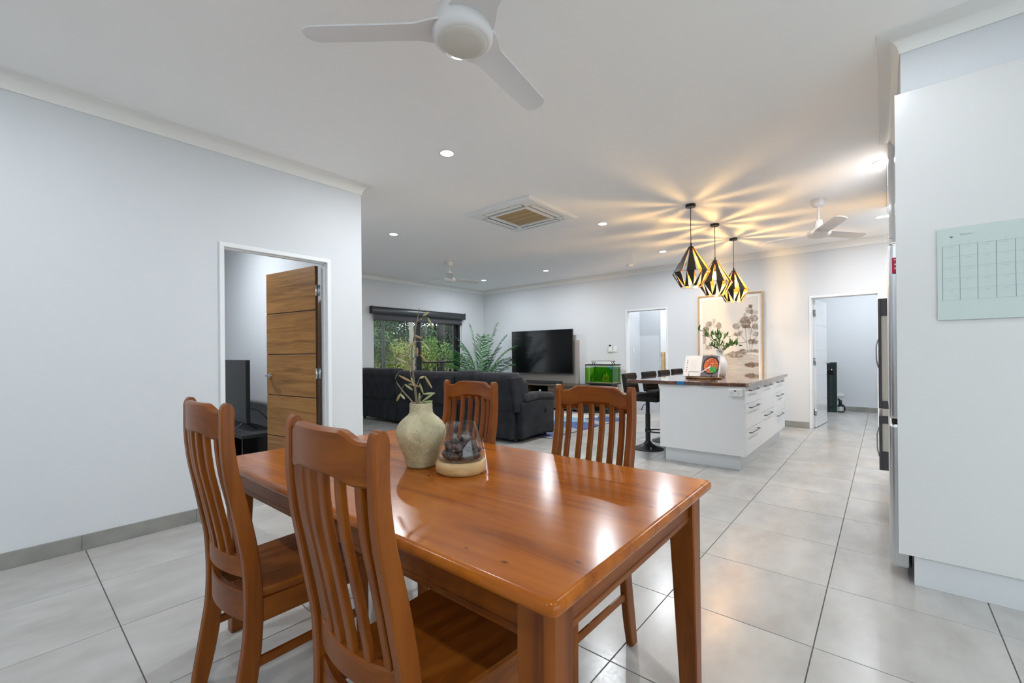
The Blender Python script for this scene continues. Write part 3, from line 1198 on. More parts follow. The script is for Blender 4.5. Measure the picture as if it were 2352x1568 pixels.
pods = [(398, 162, 447, 130), (437, 178, 482, 268), (322, 320, 387, 347), (255, 440, 340, 370), (385, 368, 452, 445), (350, 420, 350, 490), (172, 512, 245, 485),
        (180, 510, 272, 548), (378, 480, 425, 537), (288, 505, 295, 620), (250, 585, 275, 555), (202, 650, 308, 705), (300, 665, 325, 735), (250, 722, 312, 768),
        (280, 718, 370, 740), (370, 715, 398, 795), (370, 670, 408, 657), (412, 655, 470, 752), (182, 858, 212, 800), (212, 800, 248, 842), (368, 790, 368, 882),
        (400, 800, 495, 795), (388, 865, 490, 790), (400, 868, 475, 858), (405, 875, 470, 880)]
rp = random.Random(3)
for i, (x1, y1, x2, y2) in enumerate(pods):
    dd = rp.uniform(-0.03, 0.04)
    a, b = on_branch(x1, y1, dd), on_branch(x2, y2, dd + rp.uniform(-0.02, 0.02))
    n = 8
    MB().tube([a.lerp(b, k / n) for k in range(n + 1)], [0.0010 + 0.0040 * math.sin(PI * (0.06 + 0.88 * k / n)) ** 0.7 for k in range(n + 1)], 8).build('pod', ['pod', 'pod_green', 'pod_brown'][(i * 7) % 3 if i < 20 else 1], br, smooth=60)

GXY = (1.172, 1.262)
gb = thing('glass_bowl', 'flared clear glass bowl on a pale timber base beside the vase', 'bowl', (GXY[0], GXY[1], TZ))
MB().lathe([(0.088, 0.0005), (0.096, 0.006), (0.0985, 0.018), (0.098, 0.034), (0.093, 0.046), (0.086, 0.049), (0.080, 0.044), (0.0, 0.043)], 48, (0, 0, 0), cap1=False).build('timber_base', 'pale_wood', gb, world=False, smooth=50)
MB().lathe([(0.004, 0.046), (0.070, 0.047), (0.088, 0.052), (0.0915, 0.064), (0.088, 0.085), (0.074, 0.135), (0.058, 0.189), (0.0575, 0.191), (0.0555, 0.189), (0.0715, 0.135),
            (0.0855, 0.085), (0.089, 0.064), (0.086, 0.055), (0.070, 0.0495), (0.004, 0.0485)], 56).build('glass', 'bowl_glass', gb, world=False, smooth=70)
rg = random.Random(11)
spots = []
for (n, r, z) in ((9, 0.062, 0.068), (4, 0.027, 0.068), (7, 0.052, 0.098), (2, 0.018, 0.098), (3, 0.03, 0.122)):
    for k in range(n):
        a = 2 * PI * (k + rg.random() * 0.4) / n
        spots.append((r * math.cos(a), r * math.sin(a), z + rg.uniform(-0.003, 0.006)))
for k, (x, y, z) in enumerate(spots):
    mb = MB()
    n = 8
    prof_n = [(0.0008 + 0.0135 * math.sin(PI * (0.05 + 0.9 * i / n)) ** 0.8, (i / n - 0.5) * 0.043) for i in range(n + 1)]
    mb.lathe(prof_n, 12, rib=lambda a, z_: 1 + 0.10 * math.cos(5 * a))
    o = mb.build('seed_pod', 'nut', None, smooth=60)
    o.location = (GXY[0] + x, GXY[1] + y, TZ + z)
    o.rotation_euler = (rg.uniform(1.1, 1.9), rg.uniform(-0.4, 0.4), rg.uniform(0, 6.28))
    tag(o, 'dark brown ribbed dried pod inside the clear glass bowl', 'seed pod', 'dried pods in the glass bowl')

# ================================================================== KITCHEN SIDE
# ------------------------------------------------ fridge end panel with kick board
pn = thing('end_panel', 'tall white laminate end panel on a metal kick at the right edge', 'cabinet panel', (3.07, -0.4, 0))
MB().box(3.060, 3.080, -0.86, -0.052, 0.152, 2.555, 0.001).build('panel', 'panel_white', pn)
MB().box(3.074, 3.088, -0.86, -0.112, 0.0, 0.152, 0.001).build('kick_board', 'brushed', pn)

cal = thing('wall_calendar', 'pale green glass month planner mounted on the white end panel', 'calendar', (3.058, -0.45, 1.59))
MB().box(3.0515, 3.056, -0.70, -0.207, 1.364, 1.817, 0.001).build('glass_sheet', 'calendar_glass', cal)
for (y, z) in ((-0.23, 1.80), (-0.23, 1.38), (-0.68, 1.80), (-0.68, 1.38)):
    MB().box(3.0555, 3.060, y - 0.008, y + 0.008, z - 0.008, z + 0.008).build('standoff', 'steel', cal)
cy0, cw_, rz0, rh = -0.226, 0.0606, 1.729, 0.0536
gl = MB()
for i in range(8):
    y = cy0 - i * cw_
    gl.box(3.0510, 3.0514, y - 0.0006, y + 0.0006, rz0 - 5 * rh, rz0)
tag(gl.build('column_lines', 'ink', cal, smooth=0), 'printed dark column lines')
gl = MB()
for j in range(6):
    z = rz0 - j * rh
    gl.box(3.0510, 3.0513, cy0 - 7 * cw_, cy0, z - 0.0004, z + 0.0004)
for i in range(7):
    for j in range(5):
        y, z = cy0 - (i + 0.5) * cw_, rz0 - j * rh - 0.009
        gl.box(3.0510, 3.0513, y - 0.009, y + 0.009, z - 0.0005, z + 0.0005)
tag(gl.build('row_lines', 'ink_light', cal, smooth=0), 'printed fine row lines and date dashes')


def text(body, size, loc, parent, m, rot, align='CENTER', nm='lettering'):
    cu = bpy.data.curves.new(nm, 'FONT')
    cu.body = body
    cu.size = size
    cu.align_x = align
    cu.align_y = 'CENTER'
    cu.extrude = 0.0001
    cu.materials.append(MATS[m])
    tmp = bpy.data.objects.new(nm, cu)
    C.objects.link(tmp)
    bpy.context.view_layer.update()
    me = bpy.data.meshes.new_from_object(tmp.evaluated_get(bpy.context.evaluated_depsgraph_get()))
    bpy.data.objects.remove(tmp)
    bpy.data.curves.remove(cu)
    o = bpy.data.objects.new(nm, me)
    C.objects.link(o)
    o.parent = parent
    o.location = Vector(loc) - parent.location
    o.rotation_euler = rot
    return o


CALROT = (PI / 2, 0, -PI / 2)
text('MONTH  |', 0.0105, (3.0508, -0.311, 1.779), cal, 'ink_light', CALROT)
for i, ch_ in enumerate('SMTWTFS'):
    text(ch_, 0.0068, (3.0508, cy0 - (i + 0.5) * cw_, 1.7375), cal, 'ink_light', CALROT)
lg = MB()
for (y, z, r) in ((-0.256, 1.773, 0.004), (-0.262, 1.771, 0.003), (-0.258, 1.768, 0.0025), (-0.252, 1.7715, 0.0015)):
    lg.add([(3.0509, y + r * math.cos(2 * PI * i / 10), z + 0.75 * r * math.sin(2 * PI * i / 10)) for i in range(10)], [tuple(range(10))])
tag(lg.build('leaf_emblem', 'ink', cal, smooth=0), 'small dark leaf emblem')

# ------------------------------------------------ fridge
fr = thing('fridge', 'stainless steel fridge standing behind the white end panel', 'fridge', (3.55, -0.4, 0))
MB().box(3.105, 3.99, -0.69, -0.115, 0.05, 1.78, 0.004).build('body', 'charcoal_box', fr)
MB().rbox(3.10, 3.995, -0.105, -0.020, 0.845, 1.795, 0.022, 4, 2).build('door', 'steel', fr, smooth=60)
MB().rbox(3.10, 3.995, -0.105, -0.020, 0.058, 0.825, 0.022, 4, 2).build('freezer_drawer', 'steel', fr, smooth=60)
MB().box(3.11, 3.985, -0.11, -0.03, 0.825, 0.846).build('gap_strip', 'black', fr)
for x in (3.16, 3.93):
    MB().lathe([(0.018, 0.0), (0.018, 0.012), (0.008, 0.014), (0.008, 0.055)], 14, (x, -0.13, 0)).build('foot', 'black', fr)
    MB().lathe([(0.018, 0.0), (0.018, 0.012), (0.008, 0.014), (0.008, 0.055)], 14, (x, -0.62, 0)).build('foot', 'black', fr)
mg = thing('fridge_magnet', 'red magnet with white labels on the edge of the fridge', 'magnet', (3.097, -0.06, 1.67))
MB().box(3.089, 3.099, -0.105, -0.036, 1.626, 1.709, 0.003).build('plate', 'red', mg)
for z in (1.672, 1.651):
    MB().box(3.0882, 3.0892, -0.10, -0.046, z - 0.004, z + 0.004).build('label_strip', 'plastic_white', mg)
MB().box(3.0882, 3.0892, -0.10, -0.044, 1.695, 1.699).build('label_strip', 'plastic_white', mg)
oc = thing('overhead_cupboard', 'white cupboard above the fridge under the bulkhead', 'cupboard', (3.8, -0.4, 1.85))
MB().box(3.082, 4.485, -0.69, -0.085, 1.86, 2.555).build('body', 'cab_white', oc)
MB().box(3.084, 3.78, -0.085, -0.066, 1.862, 2.553, 0.001).build('door', 'gloss_white', oc)
MB().box(3.783, 4.483, -0.085, -0.066, 1.862, 2.553, 0.001).build('door', 'gloss_white', oc)
MB().box(4.02, 4.485, -0.69, -0.085, 0.10, 1.86).build('side_unit', 'cab_white', oc)
MB().box(4.022, 4.483, -0.085, -0.066, 0.15, 1.858, 0.001).build('door', 'gloss_white', oc)
tc_ = thing('tall_cabinet', 'glossy white full-height kitchen cabinet beyond the fridge', 'cabinet', (5.5, -0.4, 0))
MB().box(4.50, 6.60, -0.69, -0.056, 0.12, ZC - 0.005).build('body', 'cab_white', tc_)
MB().box(4.52, 6.60, -0.69, -0.10, 0.0, 0.12).build('kick_board', 'brushed', tc_)
for (a, b) in ((4.50, 5.20), (5.20, 5.90), (5.90, 6.60)):
    MB().box(a + 0.002, b - 0.002, -0.056, -0.037, 2.09, ZC - 0.007, 0.001).build('upper_door', 'gloss_white', tc_)
    MB().box(a + 0.002, b - 0.002, -0.056, -0.037, 0.125, 2.085, 0.001).build('door', 'gloss_white', tc_)
ov = thing('built_in_oven', 'dark grey oven fronts with pale insets standing proud of the white cabinets', 'oven', (4.9, 0.0, 0.25))
for (z0, z1, t, b) in ((0.75, 1.635, 0.14, 0.06), (0.255, 0.69, 0.06, 0.15)):
    MB().box(4.60, 5.18, 0.016, 0.034, z0, z1, 0.002).build('door_glass', 'oven_dark', ov)
    MB().box(4.602, 5.178, -0.037, 0.017, z1 - t, z1, 0.002).build('door_head', 'oven_dark', ov)
    MB().box(4.602, 5.178, -0.037, 0.017, z0, z0 + b, 0.002).build('door_foot', 'oven_dark', ov)
    MB().box(4.612, 5.168, -0.037, 0.014, z0 + b, z1 - t).build('inset', 'cream_inset', ov)
    MB().tube([(4.66, 0.034, (z0 + z1) / 2 - 0.12), (4.66, 0.046, (z0 + z1) / 2 - 0.06), (4.66, 0.048, (z0 + z1) / 2 + 0.06), (4.66, 0.034, (z0 + z1) / 2 + 0.12)], 0.005, 8).build('handle', 'steel', ov)
MB().box(4.605, 5.175, -0.037, 0.012, 0.692, 0.748).build('trim_strip', 'cream_inset', ov)

# ------------------------------------------------ island
IX0, IX1, IY0, IY1 = 4.872, 7.165, 1.068, 1.945
isl = thing('kitchen_island', 'white kitchen island with drawers and a metal kick', 'cabinet', ((IX0 + IX1) / 2, (IY0 + IY1) / 2, 0))
MB().box(IX0 + 0.02, IX1, IY0 + 0.019, IY1, 0.155, 0.858).build('body', 'cab_white', isl)
MB().box(IX0, IX0 + 0.019, IY0 + 0.001, IY1, 0.155, 0.859, 0.001).build('end_panel', 'cab_white', isl)
MB().box(IX0 + 0.05, IX1 - 0.02, IY0 + 0.06, IY1 - 0.045, 0, 0.155, 0.002).build('kick_board', 'brushed', isl)
cols = [(IX0 + 0.021, 5.620, [0.157, 0.420, 0.680, 0.857]), (5.620, 6.382, [0.157, 0.516, 0.857]), (6.382, IX1, [0.157, 0.420, 0.680, 0.857])]
for a, b, zs in cols:
    for z0, z1 in zip(zs[:-1], zs[1:]):
        dr = MB().box(a + 0.002, b - 0.002, IY0, IY0 + 0.018, z0 + 0.002, z1 - 0.002, 0.001).build('drawer', 'cab_white', isl)
        xm, zh = (a + b) / 2 - 0.02, z1 - 0.042
        hb = MB().box(xm - 0.20, xm + 0.20, IY0 - 0.030, IY0 - 0.022, zh - 0.005, zh + 0.005, 0.002)
        for sx in (-0.196, 0.186):
            hb.box(xm + sx, xm + sx + 0.01, IY0 - 0.024, IY0 + 0.002, zh - 0.005, zh + 0.005, 0.001)
        hb.build('handle', 'dark_handle', dr)
po = MB().box(IX0 - 0.045, IX0 - 0.001, 1.088, 1.212, 0.765, 0.840, 0.003).build('power_outlet', 'plastic_white', isl)
mk = MB()
for y in (1.115, 1.182):
    mk.box(IX0 - 0.048, IX0 - 0.045, y - 0.012, y + 0.012, 0.818, 0.828)
mk.build('rocker_switch', 'plastic_white', po)
mk = MB()
for y in (1.115, 1.182):
    for dy, dz in ((-0.007, 0.005), (0.007, 0.005), (0, -0.006)):
        mk.box(IX0 - 0.0465, IX0 - 0.0445, y + dy - 0.0015, y + dy + 0.0015, 0.792 + dz - 0.003, 0.792 + dz + 0.003)
for y in (1.143, 1.155):
    mk.box(IX0 - 0.0465, IX0 - 0.0445, y - 0.003, y + 0.003, 0.812, 0.828)
mk.build('socket_slots', 'black', po)

tp = thing('island_worktop', 'glossy dark timber slab worktop with pale live edge on the island', 'worktop', (6.0, 1.7, 0.86))
out_ = []
rw = random.Random(5)
WX0, WX1, WY0, WY1 = 4.842, 7.245, 1.042, 2.375
ys = [WY0 + 0.03 + (WY1 - WY0 - 0.06) * i / 14 for i in range(15)]
near_edge = [(WX0 + 0.012 * math.sin(i * 1.3) + 0.006 * math.sin(i * 2.9) + (0.05 if i == 14 else 0.02 if i == 0 else 0), y) for i, y in enumerate(ys)]
far_edge = [(WX1, y) for y in (WY1 - 0.05, WY0 + 0.02)]
left_edge = [(x, WY1 + 0.01 * math.sin(x * 3)) for x in (5.0, 5.5, 6.0, 6.5, 7.0, 7.2)]
right_edge = [(x, WY0 + 0.006 * math.sin(x * 4)) for x in (7.23, 6.8, 6.4, 6.0, 5.6, 5.2, 4.9)]
poly = (near_edge + left_edge + far_edge + right_edge)[::-1]
MB().prism(poly, 0.8595, 0.900, 0.006).build('slab', 'island_top', tp, smooth=40)
le = MB()
le.rings([[(x, y - 0.004, 0.863), (x, y + 0.012, 0.863), (x, y + 0.012, 0.8965), (x, y - 0.004, 0.8965)] for x, y in [(WX1 - 0.03, WY0 + 0.012)] + right_edge[1:] + [(WX0 + 0.03, WY0 + 0.02)]])
tag(le.build('live_edge', 'live_edge', tp, smooth=0), 'pale live edge strip')
xn = min(p[0] for p in near_edge)
MB().box(4.826, 4.875, 1.655, 1.735, 0.861, 0.9004, 0.001).build('resin_inlay', 'blue_resin', tp)
tp.children[-1]['label'] = 'blue resin inlay'

# board, book stand, cookbook
bd = MB()
bd.lathe([(0.200, 0), (0.208, 0.004), (0.210, 0.012), (0.206, 0.018), (0.0, 0.0185)], 40, cap1=False)
bd.v = [(x * 0.72, y, z) for x, y, z in bd.v]
bo = bd.build('serving_board', 'board', None, smooth=50)
bo.location = (5.53, 1.665, 0.9005)
tag(bo, 'oval timber serving board under the cookbook on the island', 'serving board')
stn = thing('book_stand', 'thin dark wire stand holding the open cookbook', 'book stand', (5.50, 1.66, 0.919))
zb = 0.923
for y in (1.53, 1.79):
    MB().tube([(5.38, y, zb + 0.03), (5.385, y, zb), (5.42, y, zb), (5.58, y, zb), (5.575, y, zb + 0.16)], 0.0028, 6).build('side_wire', 'black_metal', stn)
for (x, z) in ((5.42, zb), (5.58, zb), (5.576, zb + 0.15)):
    MB().tube([(x, 1.50, z), (x, 1.82, z)], 0.0028, 6).build('cross_wire', 'black_metal', stn)
MB().tube([(5.385, 1.79, zb + 0.02), (5.385, 1.79, zb + 0.06), (5.385, 1.67, zb + 0.06), (5.385, 1.67, zb)], 0.0025, 6).build('front_loop', 'black_metal', stn)
MB().tube([(5.385, 1.65, zb), (5.385, 1.65, zb + 0.05), (5.385, 1.54, zb + 0.05), (5.385, 1.54, zb)], 0.0025, 6).build('front_loop', 'black_metal', stn)


def grid_print(name, nu, nv, place, colour, m, parent=None):
    """Flat printed sheet: a fine grid whose vertex colours carry the print."""
    vs, fs, cs = [], [], []
    for j in range(nv + 1):
        for i in range(nu + 1):
            u, v = i / nu, j / nv
            vs.append(place(u, v))
            cs.append(colour(u, v))
    for j in range(nv):
        for i in range(nu):
            a = j * (nu + 1) + i
            fs.append((a, a + 1, a + nu + 2, a + nu + 1))
    mb = MB().add(vs, fs)
    o = mb.build(name, m, parent, smooth=0)
    at = o.data.color_attributes.new('print', 'FLOAT_COLOR', 'POINT')
    flat = []
    for c in cs:
        flat += [c[0], c[1], c[2], 1.0]
    at.data.foreach_set('color', flat)
    return o


def hash01(a, b):
    return (math.sin(a * 127.1 + b * 311.7) * 43758.5453) % 1.0


def vnoise(x, y):
    xi, yi = math.floor(x), math.floor(y)
    fx, fy = x - xi, y - yi
    fx, fy = fx * fx * (3 - 2 * fx), fy * fy * (3 - 2 * fy)
    a, b, c, d = hash01(xi, yi), hash01(xi + 1, yi), hash01(xi, yi + 1), hash01(xi + 1, yi + 1)
    return a + (b - a) * fx + (c - a) * fy + (a - b - c + d) * fx * fy


bk = thing('cookbook', 'open cookbook showing a pan of red stew on the book stand', 'book', (5.45, 1.66, 0.925))
TILT = 0.40


def page_pt(y, h, lift=0.0):
    return (5.415 + h * math.sin(TILT) - lift * math.cos(TILT), y, 0.927 + h * math.cos(TILT) + lift * math.sin(TILT))


def page_l(u, v):
    y = 1.665 + 0.195 * (1 - u)
    return page_pt(y, 0.262 * v, 0.004 + 0.010 * math.sin(PI * u * 0.9))


def page_r(u, v):
    y = 1.665 - 0.195 * u
    return page_pt(y, 0.262 * v, 0.004 + 0.010 * math.sin(PI * (1 - u) * 0.9))


def col_l(u, v):
    c = (0.80, 0.79, 0.78)
    for k, (vv, cc) in enumerate(((0.76, (0.5, 0.25, 0.15)), (0.65, (0.35, 0.08, 0.08)), (0.54, (0.6, 0.4, 0.3)), (0.43, (0.1, 0.35, 0.15)), (0.32, (0.6, 0.25, 0.15)), (0.23, (0.6, 0.2, 0.2)))):
        if (u - 0.14) ** 2 + (v - vv) ** 2 * 1.6 < 0.0016:
            c = cc
    if 0.3 < u < 0.75 and 0.15 < v < 0.8 and int(v * 44) % 2 == 0 and vnoise(u * 30, v * 44) > 0.25:
        c = (0.70, 0.70, 0.70)
    if 0.06 < u < 0.26 and 0.93 < v < 0.95:
        c = (0.55, 0.55, 0.55)
    return c


def col_r(u, v):
    c = (0.16, 0.14, 0.16)
    if u > 0.9 and v > 0.7:
        c = (0.42, 0.38, 0.42)
    d = math.hypot(u - 0.55, (v - 0.52) * 1.12)
    if d < 0.49:
        c = (0.02, 0.02, 0.025)
    if d < 0.41:
        n = vnoise(u * 44, v * 52)
        c = (0.42, 0.05, 0.015) if n < 0.5 else (0.52, 0.12, 0.03) if n < 0.72 else (0.72, 0.42, 0.18)
    if math.hypot(u - 0.70, (v - 0.33) * 1.3) < 0.2:
        n = vnoise(u * 60 + 9, v * 60)
        c = (0.02, 0.22, 0.05) if n < 0.6 else (0.10, 0.45, 0.12)
    t = (u - 0.10) * 0.55 + 0.23
    if 0.0 < u < 0.52 and abs(v - t) < 0.03 + 0.02 * (u > 0.42):
        c = (0.62, 0.62, 0.66)
    return c


grid_print('page', 60, 80, page_l, col_l, 'page_print', bk)
grid_print('page', 90, 110, page_r, col_r, 'page_print', bk)
cv = MB()
cv.add([page_pt(1.87, -0.002, -0.008), page_pt(1.46, -0.002, -0.008), page_pt(1.46, 0.268, -0.008), page_pt(1.87, 0.268, -0.008),
        page_pt(1.862, 0.0, 0.003), page_pt(1.468, 0.0, 0.003), page_pt(1.468, 0.264, 0.003), page_pt(1.862, 0.264, 0.003)],
       [(0, 1, 2, 3), (4, 5, 6, 7), (0, 1, 5, 4), (1, 2, 6, 5), (2, 3, 7, 6), (3, 0, 4, 7)])
cv.build('cover', 'paper', bk, smooth=0)

# ribbed vase with leafy sprigs
WV = (6.02, 1.605)
rv = MB()
rv.lathe([(0.048, 0.0), (0.056, 0.004), (0.070, 0.05), (0.082, 0.11), (0.084, 0.15), (0.077, 0.19), (0.056, 0.235), (0.040, 0.26), (0.036, 0.30), (0.046, 0.335), (0.050, 0.345), (0.044, 0.345), (0.032, 0.31)], 72,
         cap1=False, rib=lambda a, z: 1 + (0.035 * math.cos(18 * a) if z > 0.003 else 0))
o = rv.build('ribbed_vase', 'white_ceramic', None, smooth=60)
o.location = (*WV, 0.9005)
tag(o, 'white ribbed ceramic vase behind the cookbook on the island', 'vase')
sp = thing('leafy_sprigs', 'green olive-like sprigs arranged in the white ribbed vase', 'foliage', (WV[0], WV[1], 1.22))
rs = random.Random(21)
for k in range(11):
    a = 2 * PI * k / 11 + rs.uniform(-0.2, 0.2)
    reach, rise = rs.uniform(0.10, 0.26), rs.uniform(0.04, 0.26)
    if math.sin(a) < -0.3:
        rise *= 0.6
        reach *= 1.1
    pts = [Vector((0.01 * math.cos(a), 0.01 * math.sin(a), -0.06 + 0.06)),]
    for t in (0.35, 0.7, 1.0):
        pts.append(Vector((reach * t * math.cos(a), reach * t * math.sin(a), rise * math.sin(t * 1.9) + 0.03)))
    mb = MB().tube(pts, [0.003, 0.0025, 0.002, 0.001], 5)
    for q in range(11):
        t = 0.15 + 0.85 * q / 10
        i = min(2, int(t * 3))
        p = pts[i].lerp(pts[i + 1], t * 3 - i)
        dr = Vector((rs.uniform(-1, 1), rs.uniform(-1, 1), rs.uniform(-0.7, 0.9))) + (pts[-1] - pts[0]).normalized() * 0.8
        dr.normalize()
        ln, wd_ = rs.uniform(0.055, 0.095), rs.uniform(0.009, 0.014)
        sd = dr.cross(Vector((rs.uniform(-.4, .4), rs.uniform(-.4, .4), 1))).normalized() * wd_
        up = sd.cross(dr).normalized() * 0.006
        mb.add([p, p + dr * ln * 0.35 + sd - up, p + dr * ln * 0.35 - up * 2, p + dr * ln * 0.35 - sd - up, p + dr * ln * 0.72 + sd * 0.75, p + dr * ln * 0.72 - up, p + dr * ln * 0.72 - sd * 0.75, p + dr * ln + up * 2],
               [(0, 1, 2), (0, 2, 3), (1, 4, 5, 2), (2, 5, 6, 3), (4, 7, 5), (5, 7, 6)])
    mb.build('sprig', 'leaf', sp, world=False, smooth=0)

# ------------------------------------------------ bar stools
def make_stool(label):
    root = thing('bar_stool', label, 'stool', group='bar stools along the island')
    MB().lathe([(0.185, 0.0), (0.190, 0.004), (0.188, 0.010), (0.150, 0.020), (0.105, 0.036), (0.062, 0.062), (0.042, 0.085), (0.036, 0.10)], 40).build('base', 'black_metal', root, world=False, smooth=40)
    MB().lathe([(0.030, 0.09), (0.030, 0.44), (0.025, 0.445), (0.024, 0.60)], 20).build('column', 'black_metal', root, world=False)
    ring = [(0.125 * math.sin(t) * 0.95, -0.12 - 0.105 * math.cos(t) + 0.10, 0.235) for t in [2 * PI * i / 24 for i in range(25)]]
    ring = [(0.115 * math.sin(2 * PI * i / 28), -0.125 + 0.115 * math.cos(2 * PI * i / 28), 0.235) for i in range(29)]
    MB().tube(ring, 0.009, 8).build('foot_ring', 'black_metal', root, world=False, smooth=60)
    MB().lathe([(0.036, 0.215), (0.036, 0.255)], 16).build('ring_clamp', 'black_metal', root, world=False)
    MB().tube([(-0.03, 0.0, 0.575), (-0.10, 0.02, 0.56), (-0.14, 0.03, 0.50)], 0.005, 6).build('lift_lever', 'black_metal', root, world=False)
    # seat swept up into the back
    def seat_warp(p):
        x, y, z = p
        return (x, y, z + 0.10 * max(0, y - 0.12) + 0.012 * math.cos(3.0 * y))
    MB().rbox(-0.205, 0.205, -0.205, 0.205, 0.60, 0.685, 0.035, 4, 4, seat_warp).build('seat', 'stool_fabric', root, world=False, smooth=60)
    bk_ = []
    for k in range(4):
        z0 = 0.69 + k * 0.064
        def bw(p, z0=z0):
            x, y, z = p
            return (x * (1 - 0.22 * max(0, (z - 0.80))), y + 0.16 * (z - 0.66) + 0.02 - 0.35 * x * x, z)
        MB().rbox(-0.205, 0.205, 0.168, 0.218, z0 - 0.006, z0 + 0.068, 0.012, 3, 4, bw).build('back_pad', 'stool_fabric', root, world=False, smooth=60)
    return root


st = make_stool('charcoal padded bar stool nearest the dining table')
for k, (x, y) in enumerate(((5.335, 2.285), (5.94, 2.285), (6.545, 2.30), (7.11, 2.31))):
    o = st if k == 0 else copy_tree(st)
    o.location = (x, y, 0)
    o.rotation_euler = (0, 0, (0.06, -0.03, 0.02, -0.02)[k])
    o['label'] = ('charcoal padded bar stool nearest the dining table', 'second charcoal bar stool from the dining table along the island',
                  'third charcoal bar stool from the dining table along the island', 'charcoal bar stool nearest the far wall along the island')[k]


# ================================================================== LIVING AREA
# ------------------------------------------------ sofa
sofa = thing('recliner_sofa', 'charcoal suede recliner sofa seen from behind with one arm', 'sofa', (4.9, 5.5, 0))
MODS = [(6.50, 7.72), (5.72, 6.48), (4.94, 5.70), (4.50, 4.92), (3.80, 4.49)]   # from the window to the right end


def lean(p):
    """Back rest leans towards the viewer with height."""
    x, y, z = p
    return (x - 0.10 * max(0, z - 0.28) ** 1.1, y, z)


for k, (a, b) in enumerate(MODS):
    top = 0.945 + (0.03 if k in (0, 3) else 0.0) + (0.012 if k == 4 else 0)
    ck = 0.05 if k == 4 else 0.0
    # padded rear panel
    def rear(p, a=a, b=b, ck=ck):
        x, y, z = p
        u = (y - (a + b) / 2) / ((b - a) / 2)
        x -= 0.012 * (1 - u * u) * math.sin(PI * min(1, max(0, z / 0.9)))
        return lean((x - ck, y, z))
    MB().rbox(4.50, 4.66, a, b, 0.43, top - 0.05, 0.035, 3, 6, rear).build('rear_panel', 'sofa', sofa, smooth=60)

    def skirt(p, a=a, b=b, ck=ck):
        x, y, z = p
        f = max(0, (0.44 - z) / 0.4)
        x -= 0.010 * math.sin((y - a) * 26) * f + 0.006 * math.sin((y - a) * 61 + z * 9) * f
        return lean((x - ck, y, z))
    MB().rbox(4.51, 4.60, a + 0.005, b - 0.005, 0.06, 0.45, 0.02, 2, 16, skirt).build('rear_skirt', 'sofa', sofa, smooth=60)
    # head roll over the top

    def roll(p, a=a, b=b, ck=ck):
        x, y, z = p
        return lean((x - ck, y, z))
    MB().rbox(4.495, 4.80, a - 0.004, b + 0.004, top - 0.17, top, 0.085, 5, 4, roll).build('head_roll', 'sofa_pad', sofa, smooth=60)
    MB().rbox(4.64, 4.90, a, b, 0.36, top - 0.10, 0.07, 4, 3, lean).build('back_cushion', 'sofa_pad', sofa, smooth=60)
    MB().rbox(4.66, 5.38, a, b, 0.22, 0.46, 0.06, 4, 3).build('seat_cushion', 'sofa_pad', sofa, smooth=60)
    MB().box(4.56, 5.36, a + 0.01, b - 0.01, 0.05, 0.26, 0.01).build('base', 'sofa', sofa)
for y in (3.86, 4.49, 4.93, 5.71, 6.49, 7.66):
    MB().lathe([(0.022, 0), (0.028, 0.06)], 12, (4.60, y, 0)).build('foot', 'black', sofa)
    MB().lathe([(0.022, 0), (0.028, 0.06)], 12, (5.28, y, 0)).build('foot', 'black', sofa)


def arm_warp(p):
    x, y, z = p
    t = min(1, max(0, (x - 4.60) / 0.75))
    return (x, y, z + 0.045 * math.sin(t * PI * 0.9) - 0.02 * t)


MB().rbox(4.58, 5.33, 3.715, 3.90, 0.05, 0.545, 0.035, 3, 4, arm_warp).build('side_panel', 'sofa', sofa, smooth=60)
MB().rbox(4.66, 5.36, 3.700, 3.925, 0.535, 0.640, 0.048, 4, 5, arm_warp).build('arm_pad', 'sofa_pad', sofa, smooth=60)
MB().lathe([(0.034, 0), (0.036, 0.006), (0.024, 0.008), (0.022, 0.002)], 20).xf(Matrix.Translation((5.11, 3.716, 0.40)) @ Matrix.Rotation(PI / 2, 4, 'X')).build('recline_button', 'black_gloss', sofa)
# side of the last back rest, down to the arm
MB().rbox(4.47, 4.72, 3.755, 3.82, 0.42, 0.90, 0.03, 3, 4, lambda p: lean((p[0] + 0.10 * max(0, 0.75 - p[2]), p[1], p[2]))).build('back_wing', 'sofa', sofa, smooth=60)

# ------------------------------------------------ rug
RC = [(0.085, 0.12, 0.24), (0.22, 0.36, 0.48), (0.30, 0.30, 0.30), (0.55, 0.54, 0.51), (0.13, 0.16, 0.27), (0.26, 0.27, 0.29)]


def rug_col(u, v):
    x, y = u * 4.4 + 0.5 * vnoise(u * 5, v * 5), v * 4.2 + 0.6 * vnoise(u * 5 + 7, v * 6)
    best = (9, 0)
    for i in range(-1, 2):
        for j in range(-1, 2):
            cx, cy = math.floor(x) + i, math.floor(y) + j
            px, py = cx + hash01(cx, cy + 3), cy + hash01(cx + 5, cy)
            d = abs(px - x) + abs(py - y) * 0.8
            if d < best[0]:
                best = (d, hash01(cx * 3.1 + 2, cy * 1.7))
    c = RC[int(best[1] * 5.99)]
    n = 0.8 + 0.4 * vnoise(u * 90, v * 90)
    return tuple(q * n for q in c)


ro = grid_print('rug', 110, 110, lambda u, v: (5.10 + 2.39 * u, 3.63 + 2.9 * v, 0.010), rug_col, 'rug_print')
re_ = MB().box(5.10, 7.49, 3.63, 6.53, 0.0005, 0.0095)
edge = re_.build('backing', 'black_soft', ro, smooth=0)
tag(ro, 'blue and grey watercolour patterned rug on the tiles before the television', 'rug')

